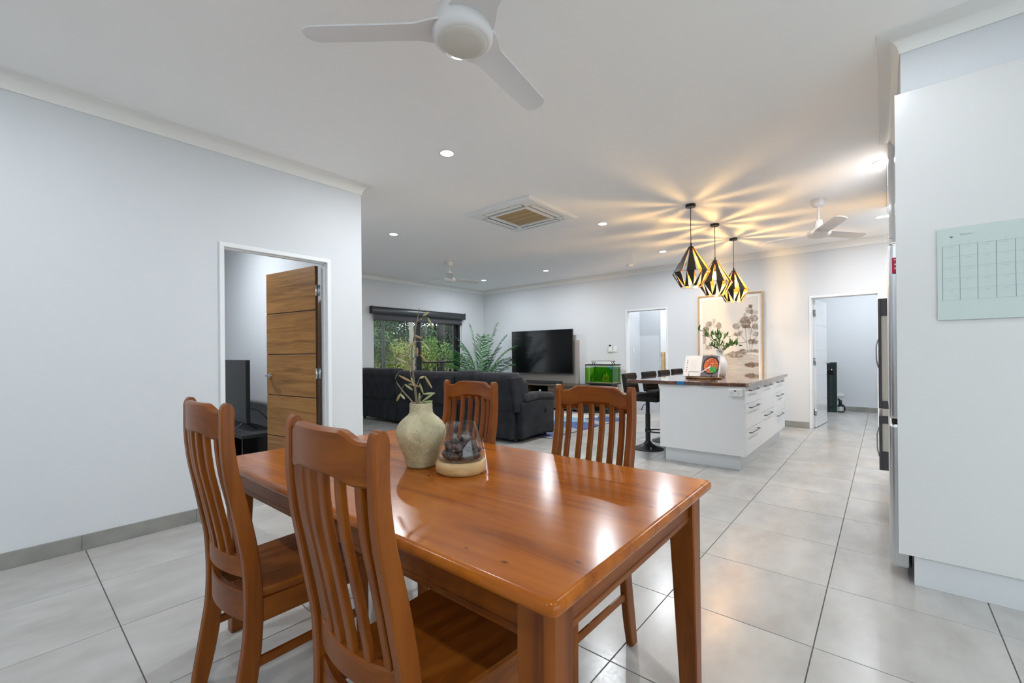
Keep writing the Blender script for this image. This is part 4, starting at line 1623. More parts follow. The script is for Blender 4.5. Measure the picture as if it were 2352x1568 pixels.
# ------------------------------------------------ television wall
MB_ = MB().box(8.225, XF - 0.001, 5.09, 6.78, 0.30, 1.505, 0.002)
tag(MB_.build('wall_board', 'taupe', None), 'taupe backing board on the wall behind the television', 'wall panel')
tv = thing('television', 'large black wall-mounted television above the timber unit', 'television', (8.14, 6.03, 0.77))
MB().box(8.115, 8.155, 5.165, 6.905, 0.762, 1.752, 0.004).build('bezel', 'black', tv)
MB().box(8.1135, 8.1155, 5.176, 6.894, 0.778, 1.742).build('screen', 'screen', tv)
MB().box(8.155, 8.2245, 5.7, 6.35, 1.05, 1.42).build('wall_bracket', 'black', tv)
tu = thing('tv_unit', 'dark rustic timber television unit with an open niche', 'tv unit', (7.98, 5.6, 0))
UX0, UX1, UY0, UY1 = 7.74, 8.215, 4.77, 6.75
MB().box(UX0 - 0.02, UX1, UY0 - 0.02, UY1 + 0.02, 0.515, 0.552, 0.003).build('top', 'tv_unit', tu)
MB().box(UX0, UX1, UY0, UY1, 0.045, 0.085, 0.003).build('bottom', 'tv_unit', tu)
for (a, b) in ((UY0, UY0 + 0.035), (5.33, 5.57), (6.20, 6.30), (UY1 - 0.035, UY1)):
    MB().box(UX0, UX1, a, b, 0.085, 0.515, 0.003).build('upright', 'tv_unit', tu)
MB().box(UX1 - 0.012, UX1, UY0, UY1, 0.085, 0.515).build('back_board', 'black', tu)
MB().box(UX0 + 0.01, UX1 - 0.02, 5.57, 6.20, 0.33, 0.352, 0.002).build('shelf', 'tv_unit', tu)
for (a, b) in ((UY0 + 0.037, 5.328), (6.302, UY1 - 0.037)):
    d_ = MB().box(UX0 - 0.002, UX0 + 0.018, a, b, 0.088, 0.512, 0.002).build('door', 'tv_unit', tu)
    MB().lathe([(0.008, 0), (0.013, 0.014), (0.011, 0.022)], 12).xf(Matrix.Translation((UX0 - 0.002, (a + b) / 2 - 0.2, 0.3)) @ Matrix.Rotation(-PI / 2, 4, 'Y')).build('knob', 'black_metal', d_)
MB().box(UX0, UX0 + 0.02, 5.572, 6.198, 0.09, 0.328, 0.002).build('drawer', 'tv_unit', tu)
for y in (4.85, 5.75, 6.66):
    MB().box(UX0 + 0.03, UX0 + 0.08, y - 0.025, y + 0.025, 0.0, 0.045).build('foot', 'black', tu)
    MB().box(UX1 - 0.08, UX1 - 0.03, y - 0.025, y + 0.025, 0.0, 0.045).build('foot', 'black', tu)
sb = thing('soundbar', 'slim black soundbar on top of the timber unit', 'soundbar', (7.83, 5.82, 0.552))
MB().rbox(7.78, 7.87, 5.26, 6.38, 0.553, 0.615, 0.012, 3, 4).build('body', 'black_soft', sb, smooth=50)
MB().box(7.782, 7.868, 5.262, 6.378, 0.6145, 0.6165, 0.0005).build('top_grille', 'black', sb)
cm = thing('niche_camera', 'small white round device inside the timber unit niche', 'device', (7.85, 5.86, 0.352))
MB().lathe([(0.022, 0), (0.026, 0.004), (0.014, 0.012)], 16, (7.85, 5.86, 0.3525)).build('stand', 'plastic_white', cm)
MB().lathe([(0.001, -0.03), (0.02, -0.024), (0.03, 0), (0.02, 0.024), (0.001, 0.03)], 18, (7.85, 5.86, 0.394)).build('ball', 'plastic_white', cm, smooth=80)
rm = thing('remote_control', 'small black remote lying before the soundbar', 'remote', (7.76, 5.98, 0.552))
MB().rbox(7.735, 7.775, 5.90, 6.06, 0.553, 0.571, 0.007, 2, 2).build('body', 'black', rm)
MB().box(7.748, 7.762, 5.93, 6.02, 0.5708, 0.5722).build('keypad', 'black_soft', rm)
sw = thing('subwoofer', 'black subwoofer box on the floor beside the timber unit', 'speaker', (7.86, 4.67, 0))
MB().rbox(7.72, 8.02, 4.60, 4.735, 0.012, 0.40, 0.012, 2, 2).build('cabinet', 'black_soft', sw)
MB().box(7.715, 7.722, 4.61, 4.725, 0.03, 0.37, 0.002).build('grille', 'black', sw)
MB().box(7.74, 8.0, 4.62, 4.715, 0.0, 0.013).build('plinth', 'black', sw)

# ------------------------------------------------ aquarium on its stand
AX0, AX1, AY0, AY1 = 7.86, 8.21, 4.083, 4.700
stand = thing('aquarium_stand', 'black stand with two side panels under the aquarium', 'stand', (8.03, 4.39, 0))
MB().box(AX0 + 0.05, AX1 - 0.03, AY0 + 0.06, AY1 - 0.07, 0.54, 0.585, 0.003).build('top', 'black', stand)
MB().box(AX0 + 0.06, AX1 - 0.04, AY0 + 0.06, AY0 + 0.13, 0.03, 0.54, 0.003).build('side_panel', 'black', stand)
MB().box(AX0 + 0.06, AX1 - 0.04, AY1 - 0.14, AY1 - 0.07, 0.03, 0.54, 0.003).build('side_panel', 'black', stand)
MB().box(AX0 + 0.03, AX1 - 0.02, AY0 + 0.04, AY1 - 0.05, 0.0, 0.032, 0.003).build('base', 'black', stand)
MB().box(AX0 + 0.06, AX1 - 0.04, AY0 + 0.13, AY1 - 0.14, 0.27, 0.295, 0.003).build('shelf', 'black', stand)
aq = thing('aquarium', 'small lit aquarium with green water and black trim', 'aquarium', (8.03, 4.39, 0.585))
MB().box(AX0 - 0.004, AX1 + 0.004, AY0 - 0.004, AY1 + 0.004, 0.586, 0.612, 0.003).build('base_trim', 'black', aq)
hood = MB().box(AX0 - 0.004, AX0 + 0.03, AY0 - 0.004, AY1 + 0.004, 0.962, 0.987, 0.003).box(AX1 - 0.03, AX1 + 0.004, AY0 - 0.004, AY1 + 0.004, 0.962, 0.987, 0.003)
hood.box(AX0, AX1, AY0 - 0.004, AY0 + 0.02, 0.962, 0.987, 0.003).box(AX0, AX1, AY1 - 0.02, AY1 + 0.004, 0.962, 0.987, 0.003)
hood.build('top_trim', 'black', aq)
for (x0, x1, y0, y1) in ((AX0, AX0 + 0.005, AY0, AY1), (AX0 + 0.005, AX1, AY0, AY0 + 0.005), (AX0 + 0.005, AX1, AY1 - 0.005, AY1)):
    MB().box(x0, x1, y0, y1, 0.612, 0.962).build('pane', 'tank_glass', aq)
for (x, y) in ((AX0, AY0), (AX0, AY1 - 0.006)):
    MB().box(x - 0.001, x + 0.006, y - 0.0, y + 0.006, 0.612, 0.962).build('corner_seal', 'black', aq)
MB().box(AX1 - 0.008, AX1, AY0 + 0.005, AY1 - 0.005, 0.612, 0.93).build('back_pane', 'tank_green', aq)
MB().box(AX0 + 0.006, AX1 - 0.009, AY0 + 0.006, AY1 - 0.006, 0.612, 0.628).build('gravel', 'gravel', aq)
MB().box(AX0 + 0.006, AX1 - 0.009, AY0 + 0.006, AY1 - 0.006, 0.629, 0.915).build('water', 'water', aq)
orn = MB()
for (y, h_, r) in ((4.35, 0.15, 0.018), (4.30, 0.19, 0.020), (4.26, 0.13, 0.016), (4.38, 0.10, 0.014)):
    orn.lathe([(r, 0), (r * 0.9, h_ * 0.6), (r * 1.25, h_ * 0.62), (r * 1.2, h_ * 0.72), (0.002, h_)], 10, (8.02, y, 0.628))
orn.box(8.0, 8.04, 4.255, 4.39, 0.628, 0.68)
orn.build('castle_ornament', 'tank_ornament', aq)
rw2 = random.Random(4)
for k in range(7):
    y = rw2.choice((4.14, 4.17, 4.20, 4.48, 4.52, 4.60, 4.64))
    x = rw2.uniform(7.95, 8.15)
    wdm = MB()
    for q in range(5):
        a = rw2.uniform(0, 6.28)
        hh = rw2.uniform(0.10, 0.22)
        wdm.tube([(x, y, 0.628), (x + 0.02 * math.cos(a), y + 0.02 * math.sin(a), 0.628 + hh * 0.5), (x + 0.045 * math.cos(a + .5), y + 0.04 * math.sin(a + .5), 0.628 + hh)], [0.004, 0.006, 0.001], 4)
    wdm.build('water_weed', 'tank_weed', aq)
MB().box(AX0 + 0.006, AX0 + 0.03, 4.61, 4.625, 0.64, 0.94).build('filter_tube', 'plastic_white', aq)
MB().rbox(AX0 - 0.014, AX0 - 0.001, 4.095, 4.125, 0.895, 0.955, 0.006, 2, 1).build('magnet_cleaner', 'blue_plastic', aq)
lamp = MB().rbox(AX0 + 0.10, AX1 - 0.10, AY0 + 0.06, AY1 - 0.08, 1.040, 1.056, 0.006, 2, 2).build('lamp_bar', 'black', aq)
MB().box(AX0 + 0.12, AX1 - 0.12, AY0 + 0.09, AY1 - 0.11, 1.0385, 1.0402).build('lamp_strip', 'tank_lamp', lamp)
for y, dy in ((AY0 + 0.075, -0.03), (AY0 + 0.12, -0.03), (AY1 - 0.10, 0.03), (AY1 - 0.145, 0.03)):
    for x in ((AX0 + AX1) / 2,):
        MB().tube([(x, y, 1.043), (x, y + dy * 1.3, 0.985)], 0.008, 6).build('lamp_bracket', 'black', aq)

# ------------------------------------------------ palm
pm = thing('palm_plant', 'tall green potted palm in the corner beside the television', 'plant', (7.36, 7.22, 0))
MB().lathe([(0.12, 0.0), (0.15, 0.01), (0.19, 0.33), (0.195, 0.35), (0.175, 0.35), (0.165, 0.30), (0.0, 0.30)], 32, cap1=False).build('pot', 'terracotta', pm, world=False, smooth=50)
# (azimuth, elevation, length, droop, leaflet)
RV = math.atan2(CAM_R.y, CAM_R.x)
fr_spec = [(RV + PI, 1.42, 1.40, 0.45, .15), (RV + PI, 1.52, 1.58, .14, .16), (RV, 1.45, 1.62, 0.16, .16), (RV + 2.9, 1.26, 1.25, .5, .15), (RV + 0.2, 1.24, 1.35, .55, .15),
           (RV + PI + 0.5, 1.15, 1.10, .55, .14), (RV - 0.5, 1.12, 1.15, .6, .14), (RV + 1.4, 1.38, 1.45, .3, .15), (RV - 1.5, 1.38, 1.4, .35, .15), (RV - 0.1, 1.36, 1.42, .35, .15),
           (RV + PI - 0.3, 1.40, 1.22, .4, .15), (RV - 2.4, 1.2, 1.2, .5, .14), (RV - 0.9, 1.28, 1.2, .5, .15), (RV + 0.9, 1.1, 1.1, .6, .14), (RV + PI + .2, 1.05, .95, .5, .13), (RV + .1, 1.0, 1.0, .5, .13)]
rpm = random.Random(17)
for k, (az, el, ln, droop, lf) in enumerate(fr_spec):
    n = 26
    pts = []
    p = Vector((0.03 * math.cos(az), 0.03 * math.sin(az), 0.31))
    e = el
    for i in range(n + 1):
        pts.append(p.copy())
        e = el - droop * (i / n) ** 2 * 1.6
        p = p + Vector((math.cos(e) * math.cos(az), math.cos(e) * math.sin(az), math.sin(e))) * (ln / n)
    frond = MB().tube(pts, [0.009 * (1 - 0.8 * i / n) for i in range(n + 1)], 5, mi=1)
    ra = rpm.uniform(-0.5, 0.5)
    side = (Vector((-math.sin(az), math.cos(az), 0)) * math.cos(ra) + Vector((0, 0, 1)) * math.sin(ra)).normalized()
    for i in range(8, n + 1):
        for sub in (0, 0.5) if i % 2 else (0,):
            t = (i + sub) / n
            if t > 1:
                continue
            q = pts[i] if sub == 0 else pts[i].lerp(pts[min(n, i + 1)], 0.5)
            tg = (pts[min(n, i + 1)] - pts[i - 1]).normalized()
            nrm = side.cross(tg).normalized()
            L_ = lf * 1.75 * math.sin(PI * (0.25 + 0.58 * (t - 0.3) / 0.7)) ** 0.8 + 0.01
            for s in (-1, 1):
                L_ *= rpm.uniform(0.85, 1.12)
                d = (side * s * rpm.uniform(0.62, 0.9) + tg * rpm.uniform(0.6, 0.95) - nrm * -0.12 * rpm.uniform(0.3, 1.6)).normalized()
                wv = tg * 0.0105
                tip = q + d * L_ - Vector((0, 0, rpm.uniform(0.05, 0.3) * L_))
                mid = q + d * L_ * 0.5 + nrm * 0.004
                frond.add([q - wv * 0.5, q + wv * 0.5, mid + wv, tip, mid - wv], [(0, 1, 2, 4), (4, 2, 3)], 0)
    frond.build('frond', ['palm_leaf' if k % 3 else 'palm_leaf_dark', 'palm_stem'], pm, world=False, smooth=0)

# ------------------------------------------------ roller blind
rb = thing('roller_blind', 'black cassette roller blind above the sliding glass door', 'blind', (6.22, 7.94, 2.2))
pel = []
for t in range(9):
    a = PI / 2 * t / 8
    pel.append((7.905 + 0.045 * (1 - math.sin(a)), 2.095 + 0.12 * 0 + 0.0 + 0.0 + 0.125 * (t / 8)))
sec = [(7.998, 2.068), (7.895, 2.068), (7.890, 2.075), (7.888, 2.13), (7.892, 2.17), (7.903, 2.20), (7.92, 2.216), (7.998, 2.218)]
MB().rings([[(x, y, z) for y, z in sec] for x in (4.93, 7.51)]).build('cassette', 'charcoal_box', rb, smooth=40)
MB().box(4.924, 4.932, 7.885, 7.998, 2.066, 2.220, 0.002).build('end_cap', 'black', rb)
MB().box(7.508, 7.516, 7.885, 7.998, 2.066, 2.220, 0.002).build('end_cap', 'black', rb)
MB().box(4.995, 6.185, 7.945, 7.948, 1.955, 2.075).build('fabric', 'blind', rb)
MB().box(6.205, 7.445, 7.945, 7.948, 1.955, 2.075).build('fabric', 'blind', rb)
MB().box(4.995, 6.185, 7.940, 7.953, 1.935, 1.957, 0.003).build('bottom_rail', 'black', rb)
MB().box(6.205, 7.445, 7.940, 7.953, 1.935, 1.957, 0.003).build('bottom_rail', 'black', rb)
for x in (7.462, 7.482):
    MB().tube([(x, 7.96, 2.07), (x, 7.965, 0.95)], 0.003, 5).build('chain', 'plastic_white', rb)
MB().tube([(6.195, 7.96, 2.07), (6.195, 7.965, 1.2)], 0.0025, 5).build('chain', 'plastic_white', rb)
MB().box(7.475, 7.50, 7.975, 7.998, 0.85, 2.06, 0.002).build('side_channel', 'plastic_white', rb)

# ------------------------------------------------ framed art
art = thing('framed_art', 'oak-framed sepia watercolour of trees on the far wall', 'picture', (8.26, 2.045, 0.75))
AZ0, AZ1, AY_0, AY_1 = 0.755, 2.225, 1.525, 2.57
for (y0, y1, z0, z1) in ((AY_0, AY_0 + 0.022, AZ0, AZ1), (AY_1 - 0.022, AY_1, AZ0, AZ1), (AY_0 + 0.022, AY_1 - 0.022, AZ0, AZ0 + 0.022), (AY_0 + 0.022, AY_1 - 0.022, AZ1 - 0.022, AZ1)):
    MB().box(8.238, XF - 0.001, y0, y1, z0, z1, 0.002).build('frame', 'oak', art)
MB().box(8.262, XF - 0.002, AY_0 + 0.02, AY_1 - 0.02, AZ0 + 0.02, AZ1 - 0.02).build('mount', 'paper', art)
BL = [(440, 570, 55, 45, .5), (590, 600, 45, 55, .5), (515, 520, 35, 45, .18), (385, 690, 55, 85, .6), (355, 830, 40, 80, .4), (430, 965, 50, 35, .35),
      (1060, 285, 30, 26, .8), (1050, 370, 50, 40, .6), (1045, 340, 60, 40, .25), (985, 540, 75, 95, .62), (1010, 622, 60, 22, .8), (1095, 480, 70, 55, .5), (850, 610, 55, 50, .5), (865, 742, 50, 34, .6), (915, 700, 28, 28, .35),
      (1130, 620, 45, 45, .55), (1055, 690, 40, 60, .2), (1135, 740, 45, 40, .45), (1090, 862, 78, 42, .62), (900, 545, 25, 30, .3), (1130, 380, 40, 30, .25), (980, 420, 25, 30, .2),
      (850, 1070, 135, 52, .62), (940, 1025, 50, 45, .62), (1100, 1015, 130, 26, .5), (760, 1090, 90, 35, .4), (1090, 1235, 125, 40, .8), (930, 1130, 160, 30, .3), (480, 1140, 160, 60, .5), (560, 1220, 200, 30, .35)]
TRK = [[(880, 660), (940, 780), (1000, 880), (1017, 1050)], [(978, 390), (985, 640), (990, 760), (1000, 880)], [(1068, 270), (1080, 470), (1085, 600), (1045, 800), (1042, 1030)],
       [(1165, 460), (1110, 570)], [(1160, 720), (1085, 880), (1062, 1040)], [(455, 540), (460, 670)], [(518, 500), (518, 640)], [(360, 860), (430, 1000)], [(440, 880), (480, 990)]]


def seg_d(p, a, b):
    ax, ay = a
    bx, by = b
    t = max(0, min(1, ((p[0] - ax) * (bx - ax) + (p[1] - ay) * (by - ay)) / ((bx - ax) ** 2 + (by - ay) ** 2)))
    return math.hypot(p[0] - ax - t * (bx - ax), p[1] - ay - t * (by - ay))


def art_col(u, v):
    x = 335 + 830 * u
    yt = 185 - 70 * u
    y = yt + (1290 - yt) * (1 - v) * 1.09
    ink = 0.0
    wx, wy = 16 * (vnoise(x / 22, y / 22) - 0.5), 16 * (vnoise(x / 22 + 40, y / 22) - 0.5)
    for (bx, by, rx, ry, k) in BL:
        d = math.hypot((x + wx * 1.6 - bx) / rx, (y + wy * 1.6 - by) / ry)
        if d < 1.25:
            e = max(0, min(1, (1.12 - d) / 0.22))
            k2 = k * (0.75 + 0.75 * vnoise(x / 34 + 3, y / 30)) * (0.95 + 0.2 * (d > 0.82) * (d < 1.0))
            ink = max(ink, e * k2)
    if y > 1075 + 10 * math.sin(x / 60):
        ink = max(ink, 0.20 + 0.18 * vnoise(x / 90, y / 16))
    base = (0.74, 0.69, 0.62)
    w_ = vnoise(u * 4, v * 5)
    base = tuple(b * (0.95 + 0.08 * w_) for b in base)
    dark = (0.20, 0.135, 0.095)
    c = tuple(b + (q - b) * min(1, ink * 1.15) for b, q in zip(base, dark))
    for tr in TRK:
        for a, b in zip(tr[:-1], tr[1:]):
            d = seg_d((x, y), a, b)
            if d < 6:
                f = 0.85 * (1 - d / 6)
                c = tuple(q + (0.05 - q) * f for q in c)
    return c


grid_print('print', 130, 190, lambda u, v: (8.2612, AY_1 - 0.075 - (AY_1 - AY_0 - 0.15) * u, AZ0 + 0.075 + (AZ1 - AZ0 - 0.15) * v), art_col, 'art_print', art)

# ------------------------------------------------ small wall fittings
sv = thing('aircon_remote', 'white air-conditioner remote in a wall cradle beside the light switch', 'remote', (8.27, 4.34, 1.24))
MB().rbox(8.252, 8.272, 4.300, 4.378, 1.245, 1.400, 0.006, 2, 2).build('handset', 'plastic_white', sv)
MB().box(8.2505, 8.2525, 4.312, 4.366, 1.352, 1.388).build('display', 'black_soft', sv)
MB().box(8.255, XF - 0.0005, 4.292, 4.386, 1.235, 1.29, 0.003).build('cradle', 'plastic_white', sv)


def switch(name, label, x, y0, y1, z0, z1, n=1, axis='x'):
    t = thing(name, label, 'switch', (x, (y0 + y1) / 2, z0))
    MB().box(x - 0.011, x - 0.0005, y0, y1, z0, z1, 0.002).build('plate', 'plastic_white', t)
    for i in range(n):
        c = y0 + (y1 - y0) * (i + 0.5) / n
        MB().box(x - 0.0145, x - 0.0105, c - 0.009, c + 0.009, (z0 + z1) / 2 - 0.014, (z0 + z1) / 2 + 0.014, 0.001).build('rocker', 'frame_white', t)


switch('light_switch', 'white light switch plate beside the middle doorway', XF, 4.19, 4.275, 1.235, 1.352)
hs_ = thing('light_switch', 'white light switch inside the hall doorway', 'switch', (8.67, 4.015, 1.2))
MB().box(8.63, 8.71, 4.0085, 4.0195, 1.21, 1.325, 0.002).build('plate', 'plastic_white', hs_)
MB().box(8.66, 8.68, 4.0055, 4.0090, 1.25, 1.285, 0.001).build('rocker', 'frame_white', hs_)
ou = thing('wall_outlet', 'white double power outlet low on the laundry wall', 'outlet', (11.09, 0.68, 0.3))
MB().box(11.089, 11.0995, 0.625, 0.735, 0.29, 0.36, 0.002).build('plate', 'plastic_white', ou)
for y in (0.655, 0.705):
    MB().box(11.086, 11.0895, y - 0.01, y + 0.01, 0.335, 0.348).build('rocker', 'frame_white', ou)

# ================================================================== CEILING
# ------------------------------------------------ cassette air conditioner
ac = thing('cassette_aircon', 'square white ceiling cassette air conditioner with tan filter grille', 'air conditioner', (4.06, 3.27, ZC))
CXA, CYA, HA = 4.06, 3.27, 0.485


def frame4(o, i, z0, z1, nm, m, z0i=None):
    """Square ring from half-width o to i with bevelled lower face."""
    z0i = z0 if z0i is None else z0i
    rr = []
    for (h_, z) in ((o, z1), (o, z0), (i, z0i), (i, z1)):
        rr.append([(CXA + sx * h_, CYA + sy * h_, z) for sx, sy in ((-1, -1), (1, -1), (1, 1), (-1, 1))])
    rr.append(rr[0])
    mb = MB()
    mb.rings(rr, caps=False)
    return mb.build(nm, m, ac, smooth=25)


frame4(HA, HA - 0.03, ZC - 0.008, ZC - 0.0005, 'rim', 'plastic_white', ZC - 0.028)
frame4(HA - 0.03, 0.40, ZC - 0.028, ZC - 0.005, 'fascia', 'plastic_white', ZC - 0.034)
frame4(0.285, 0.245, ZC - 0.036, ZC - 0.008, 'grille_frame', 'plastic_white')
MB().box(CXA - 0.40, CXA + 0.40, CYA - 0.40, CYA + 0.40, ZC - 0.010, ZC - 0.004).build('back_plate', 'plastic_white', ac)
for (sx, sy) in ((1, 1), (1, -1), (-1, 1), (-1, -1)):
    MB().box(min(CXA + sx * 0.285, CXA + sx * 0.40), max(CXA + sx * 0.285, CXA + sx * 0.40), min(CYA + sy * 0.285, CYA + sy * 0.40), max(CYA + sy * 0.285, CYA + sy * 0.40), ZC - 0.034, ZC - 0.009, 0.002).build('corner_cover', 'plastic_white', ac)
mat('filter_tan', (0.42, 0.30, 0.15), 0.7)
MB().box(CXA - 0.245, CXA + 0.245, CYA - 0.245, CYA + 0.245, ZC - 0.020, ZC - 0.009).build('filter', 'filter_tan', ac)
for k in range(3):
    x = CXA - 0.12 + k * 0.12
    MB().box(x - 0.002, x + 0.002, CYA - 0.245, CYA + 0.245, ZC - 0.024, ZC - 0.019).build('filter_rib', 'oak', ac)
for d in range(4):
    M = Matrix.Translation((CXA, CYA, 0)) @ Matrix.Rotation(d * PI / 2, 4, 'Z')
    MB().box(-0.268, 0.268, 0.318, 0.384, ZC - 0.032, ZC - 0.028, 0.001).xf(M).build('louvre', 'plastic_white', ac)
    MB().box(-0.272, 0.272, 0.300, 0.318, ZC - 0.026, ZC - 0.009).xf(M).build('air_slot', 'black', ac)
    MB().box(-0.272, 0.272, 0.3845, 0.3895, ZC - 0.026, ZC - 0.009).xf(M).build('air_slot', 'black', ac)
MB().box(CXA + 0.34, CXA + 0.37, CYA - 0.355, CYA - 0.345, ZC - 0.0355, ZC - 0.0335).build('sensor', 'black', ac)

# ------------------------------------------------ ceiling fans
def blade(mb, r0, r1, w0, w1, pitch, th=0.006, n=14, tipr=0.06, mi=0, root_w=None, curve=0.0):
    rr = []
    for i in range(n + 1):
        t = i / n
        t = t if t < 0.7 else 0.7 + 0.3 * math.sin((t - 0.7) / 0.3 * PI / 2)
        r = r0 + (r1 - r0) * t
        wd2 = (w0 + (w1 - w0) * t) / 2
        if root_w and t < 0.22:
            q = t / 0.22
            q = q * q * (3 - 2 * q)
            wd2 = root_w / 2 * (1 - q) + wd2 * q
        rem = r1 - r
        if rem < tipr:
            wd2 *= math.sqrt(max(0.0, 1 - (1 - rem / tipr) ** 2)) * 0.97 + 0.03
        row = []
        for (s, u) in ((-1, 0), (-0.5, 0.35), (0, 0.5), (0.5, 0.35), (1, 0)):
            row.append((r, s * wd2, -s * wd2 * math.tan(pitch) + u * curve + th / 2))
        for (s, u) in ((1, 0), (0.5, 0.35), (0, 0.5), (-0.5, 0.35), (-1, 0)):
            row.append((r, s * wd2, -s * wd2 * math.tan(pitch) + u * curve - th / 2))
        rr.append(row)
    # denser tip
    return mb.rings(rr, mi=mi)


def make_fan(label, loc, angs, R, z, big=False):
    root = thing('ceiling_fan', label, 'fan', (loc[0], loc[1], ZC))
    dz = z - ZC
    MB().lathe([(0.066, -0.0005), (0.068, -0.02), (0.066, -0.06), (0.045, -0.078), (0.012, -0.082)], 32).build('canopy', 'fan_white', root, world=False, smooth=50)
    if big:
        MB().lathe([(0.0125, -0.07), (0.0125, dz + 0.14)], 16).build('rod', 'fan_white', root, world=False)
        MB().lathe([(0.018, dz + 0.17), (0.045, dz + 0.155), (0.080, dz + 0.125), (0.105, dz + 0.085), (0.120, dz + 0.04), (0.126, dz + 0.0), (0.124, dz - 0.022), (0.112, dz - 0.036), (0.103, dz - 0.040)], 48).build('motor', 'fan_white', root, world=False, smooth=50)
        MB().lathe([(0.103, dz - 0.038), (0.098, dz - 0.046), (0.075, dz - 0.053), (0.04, dz - 0.057), (0.001, dz - 0.058)], 48).build('light_cover', 'fan_diffuser', root, world=False, smooth=60)
    else:
        MB().lathe([(0.011, -0.07), (0.011, dz + 0.11)], 16).build('rod', 'fan_white', root, world=False)
        MB().lathe([(0.030, dz + 0.15), (0.036, dz + 0.145), (0.040, dz + 0.07), (0.060, dz + 0.05), (0.105, dz + 0.03), (0.112, dz + 0.0), (0.100, dz - 0.025), (0.06, dz - 0.040), (0.001, dz - 0.044)], 40).build('motor', 'fan_white', root, world=False, smooth=50)
    for k, a in enumerate(angs):
        mb = MB()
        if big:
            blade(mb, 0.085, R, 0.125, 0.118, 0.17, 0.007, 30, 0.055, root_w=0.19, curve=0.010)
        else:
            blade(mb, 0.09, R, 0.118, 0.112, 0.26, 0.005, 26, 0.05, curve=0.006)
        mb.xf(Matrix.Translation((0, 0, dz + 0.012)) @ Matrix.Rotation(math.radians(a), 4, 'Z'))
        bl_ = mb.build('blade', 'fan_white', root, world=False, smooth=40)
        if big:
            sl = MB()
            for q in range(4):
                sl.box(0.122 + q * 0.008, 0.126 + q * 0.008, 0.052 - q * 0.0, 0.072 - q * 0.004, 0.0, 0.002)
            sl.xf(Matrix.Translation((0, 0, dz + 0.018)) @ Matrix.Rotation(math.radians(a), 4, 'Z') @ Matrix.Rotation(-0.17, 4, 'X') @ Matrix.Translation((0, 0, 0.002)))
            sl.build('vent_slots', 'black', bl_, world=False, smooth=0)
        else:
            MB().box(0.085, 0.14, -0.03, 0.03, 0.0, 0.016, 0.004).xf(Matrix.Translation((0, 0, dz + 0.006)) @ Matrix.Rotation(math.radians(a), 4, 'Z') @ Matrix.Rotation(-0.26, 4, 'X')).build('blade_arm', 'fan_white', bl_, world=False)
    return root


make_fan('large white three-blade ceiling fan above the dining table', (1.257, 1.320), (129.3, 9.3, 249.3), 0.667, 2.545, True)
make_fan('small white ceiling fan beside the pendants near the laundry door', (5.80, 0.53), (83, -37, 203), 0.61, 2.49)
make_fan('small white ceiling fan over the sofa', (5.25, 5.92), (109.5, -10.5, 229.5), 0.64, 2.55)

# ------------------------------------------------ downlights
DL = [(2.39, 2.71, 'recessed downlight just beyond the large ceiling fan'), (3.51, 5.085, 'recessed downlight above the sofa near the left wall corner'), (7.035, 6.79, 'recessed downlight nearest the window corner'),
      (7.06, 5.10, 'recessed downlight in front of the television wall'), (5.0, 2.716, 'recessed downlight between the cassette unit and the pendants'), (7.035, 2.735, 'recessed downlight in front of the middle doorway'),
      (5.01, 0.0, 'recessed downlight nearest the fridge'), (7.05, 0.01, 'recessed downlight beside the far ceiling fan')]
EXTRA = [(2.39, 0.0, 0.4), (-0.25, 2.71, 0.8), (-0.25, 0.0, 0.8), (-1.9, 1.3, 0.8), (0.9, -1.6, 0.8)]  # out of view; panel one read from its glow, others added for light
ROOMS = [(1.0, 5.6, 2.6), (9.9, 0.2, 2.0), (10.3, 4.7, 3.0), (8.70, 3.2, 0.9)]  # unseen ceiling lamps, added to brighten the rooms past the doorways
ring_prof = [(0.052, -0.0005), (0.066, -0.0005), (0.064, -0.006), (0.056, -0.008), (0.052, -0.007)]


def downlight(x, y, label, power=1.0):
    t = thing('downlight', label, 'downlight', (x, y, ZC), group='recessed ceiling downlights')
    MB().lathe(ring_prof + [ring_prof[0]], 24, cap0=False, cap1=False).build('trim_ring', 'plastic_white', t, world=False, smooth=50)
    MB().lathe([(0.052, -0.0035), (0.052, -0.0060)], 24).build('lens', 'lens', t, world=False, smooth=0)
    la = bpy.data.lights.new('downlight_lamp', 'AREA')
    la.shape = 'DISK'
    la.size = 0.10
    la.energy = DOWNLIGHT * power
    la.color = (0.90, 0.95, 1.0)
    lo = bpy.data.objects.new('downlight_lamp', la)
    C.objects.link(lo)
    lo.parent = t
    lo.location = (0, 0, -0.0085)


for x, y, lab in DL:
    downlight(x, y, lab, 1.25 if y > 4.9 else 1.6)
for (x, y, pw_), wh in zip(EXTRA, ('before the white end panel', 'added behind the camera by the left wall', 'added right behind the camera', 'added by the rear wall', 'added in the dining nook at the right')):
    downlight(x, y, 'recessed downlight outside the picture, ' + wh, pw_)
for (x, y, pw_), wh in zip(ROOMS, ('small television room', 'laundry', 'bedroom', 'hall')):
    downlight(x, y, 'recessed downlight added unseen in the ceiling of the ' + wh, pw_)
sm = thing('smoke_alarm', 'small round white smoke alarm on the ceiling near the far wall', 'smoke alarm', (7.66, 3.60, ZC))
MB().lathe([(0.055, -0.0005), (0.055, -0.022), (0.050, -0.024)], 28, cap1=False).build('base', 'plastic_white', sm, world=False)
MB().lathe([(0.050, -0.024), (0.052, -0.034), (0.045, -0.045), (0.0, -0.047)], 28, cap1=False).build('cover', 'plastic_white', sm, world=False, smooth=50)

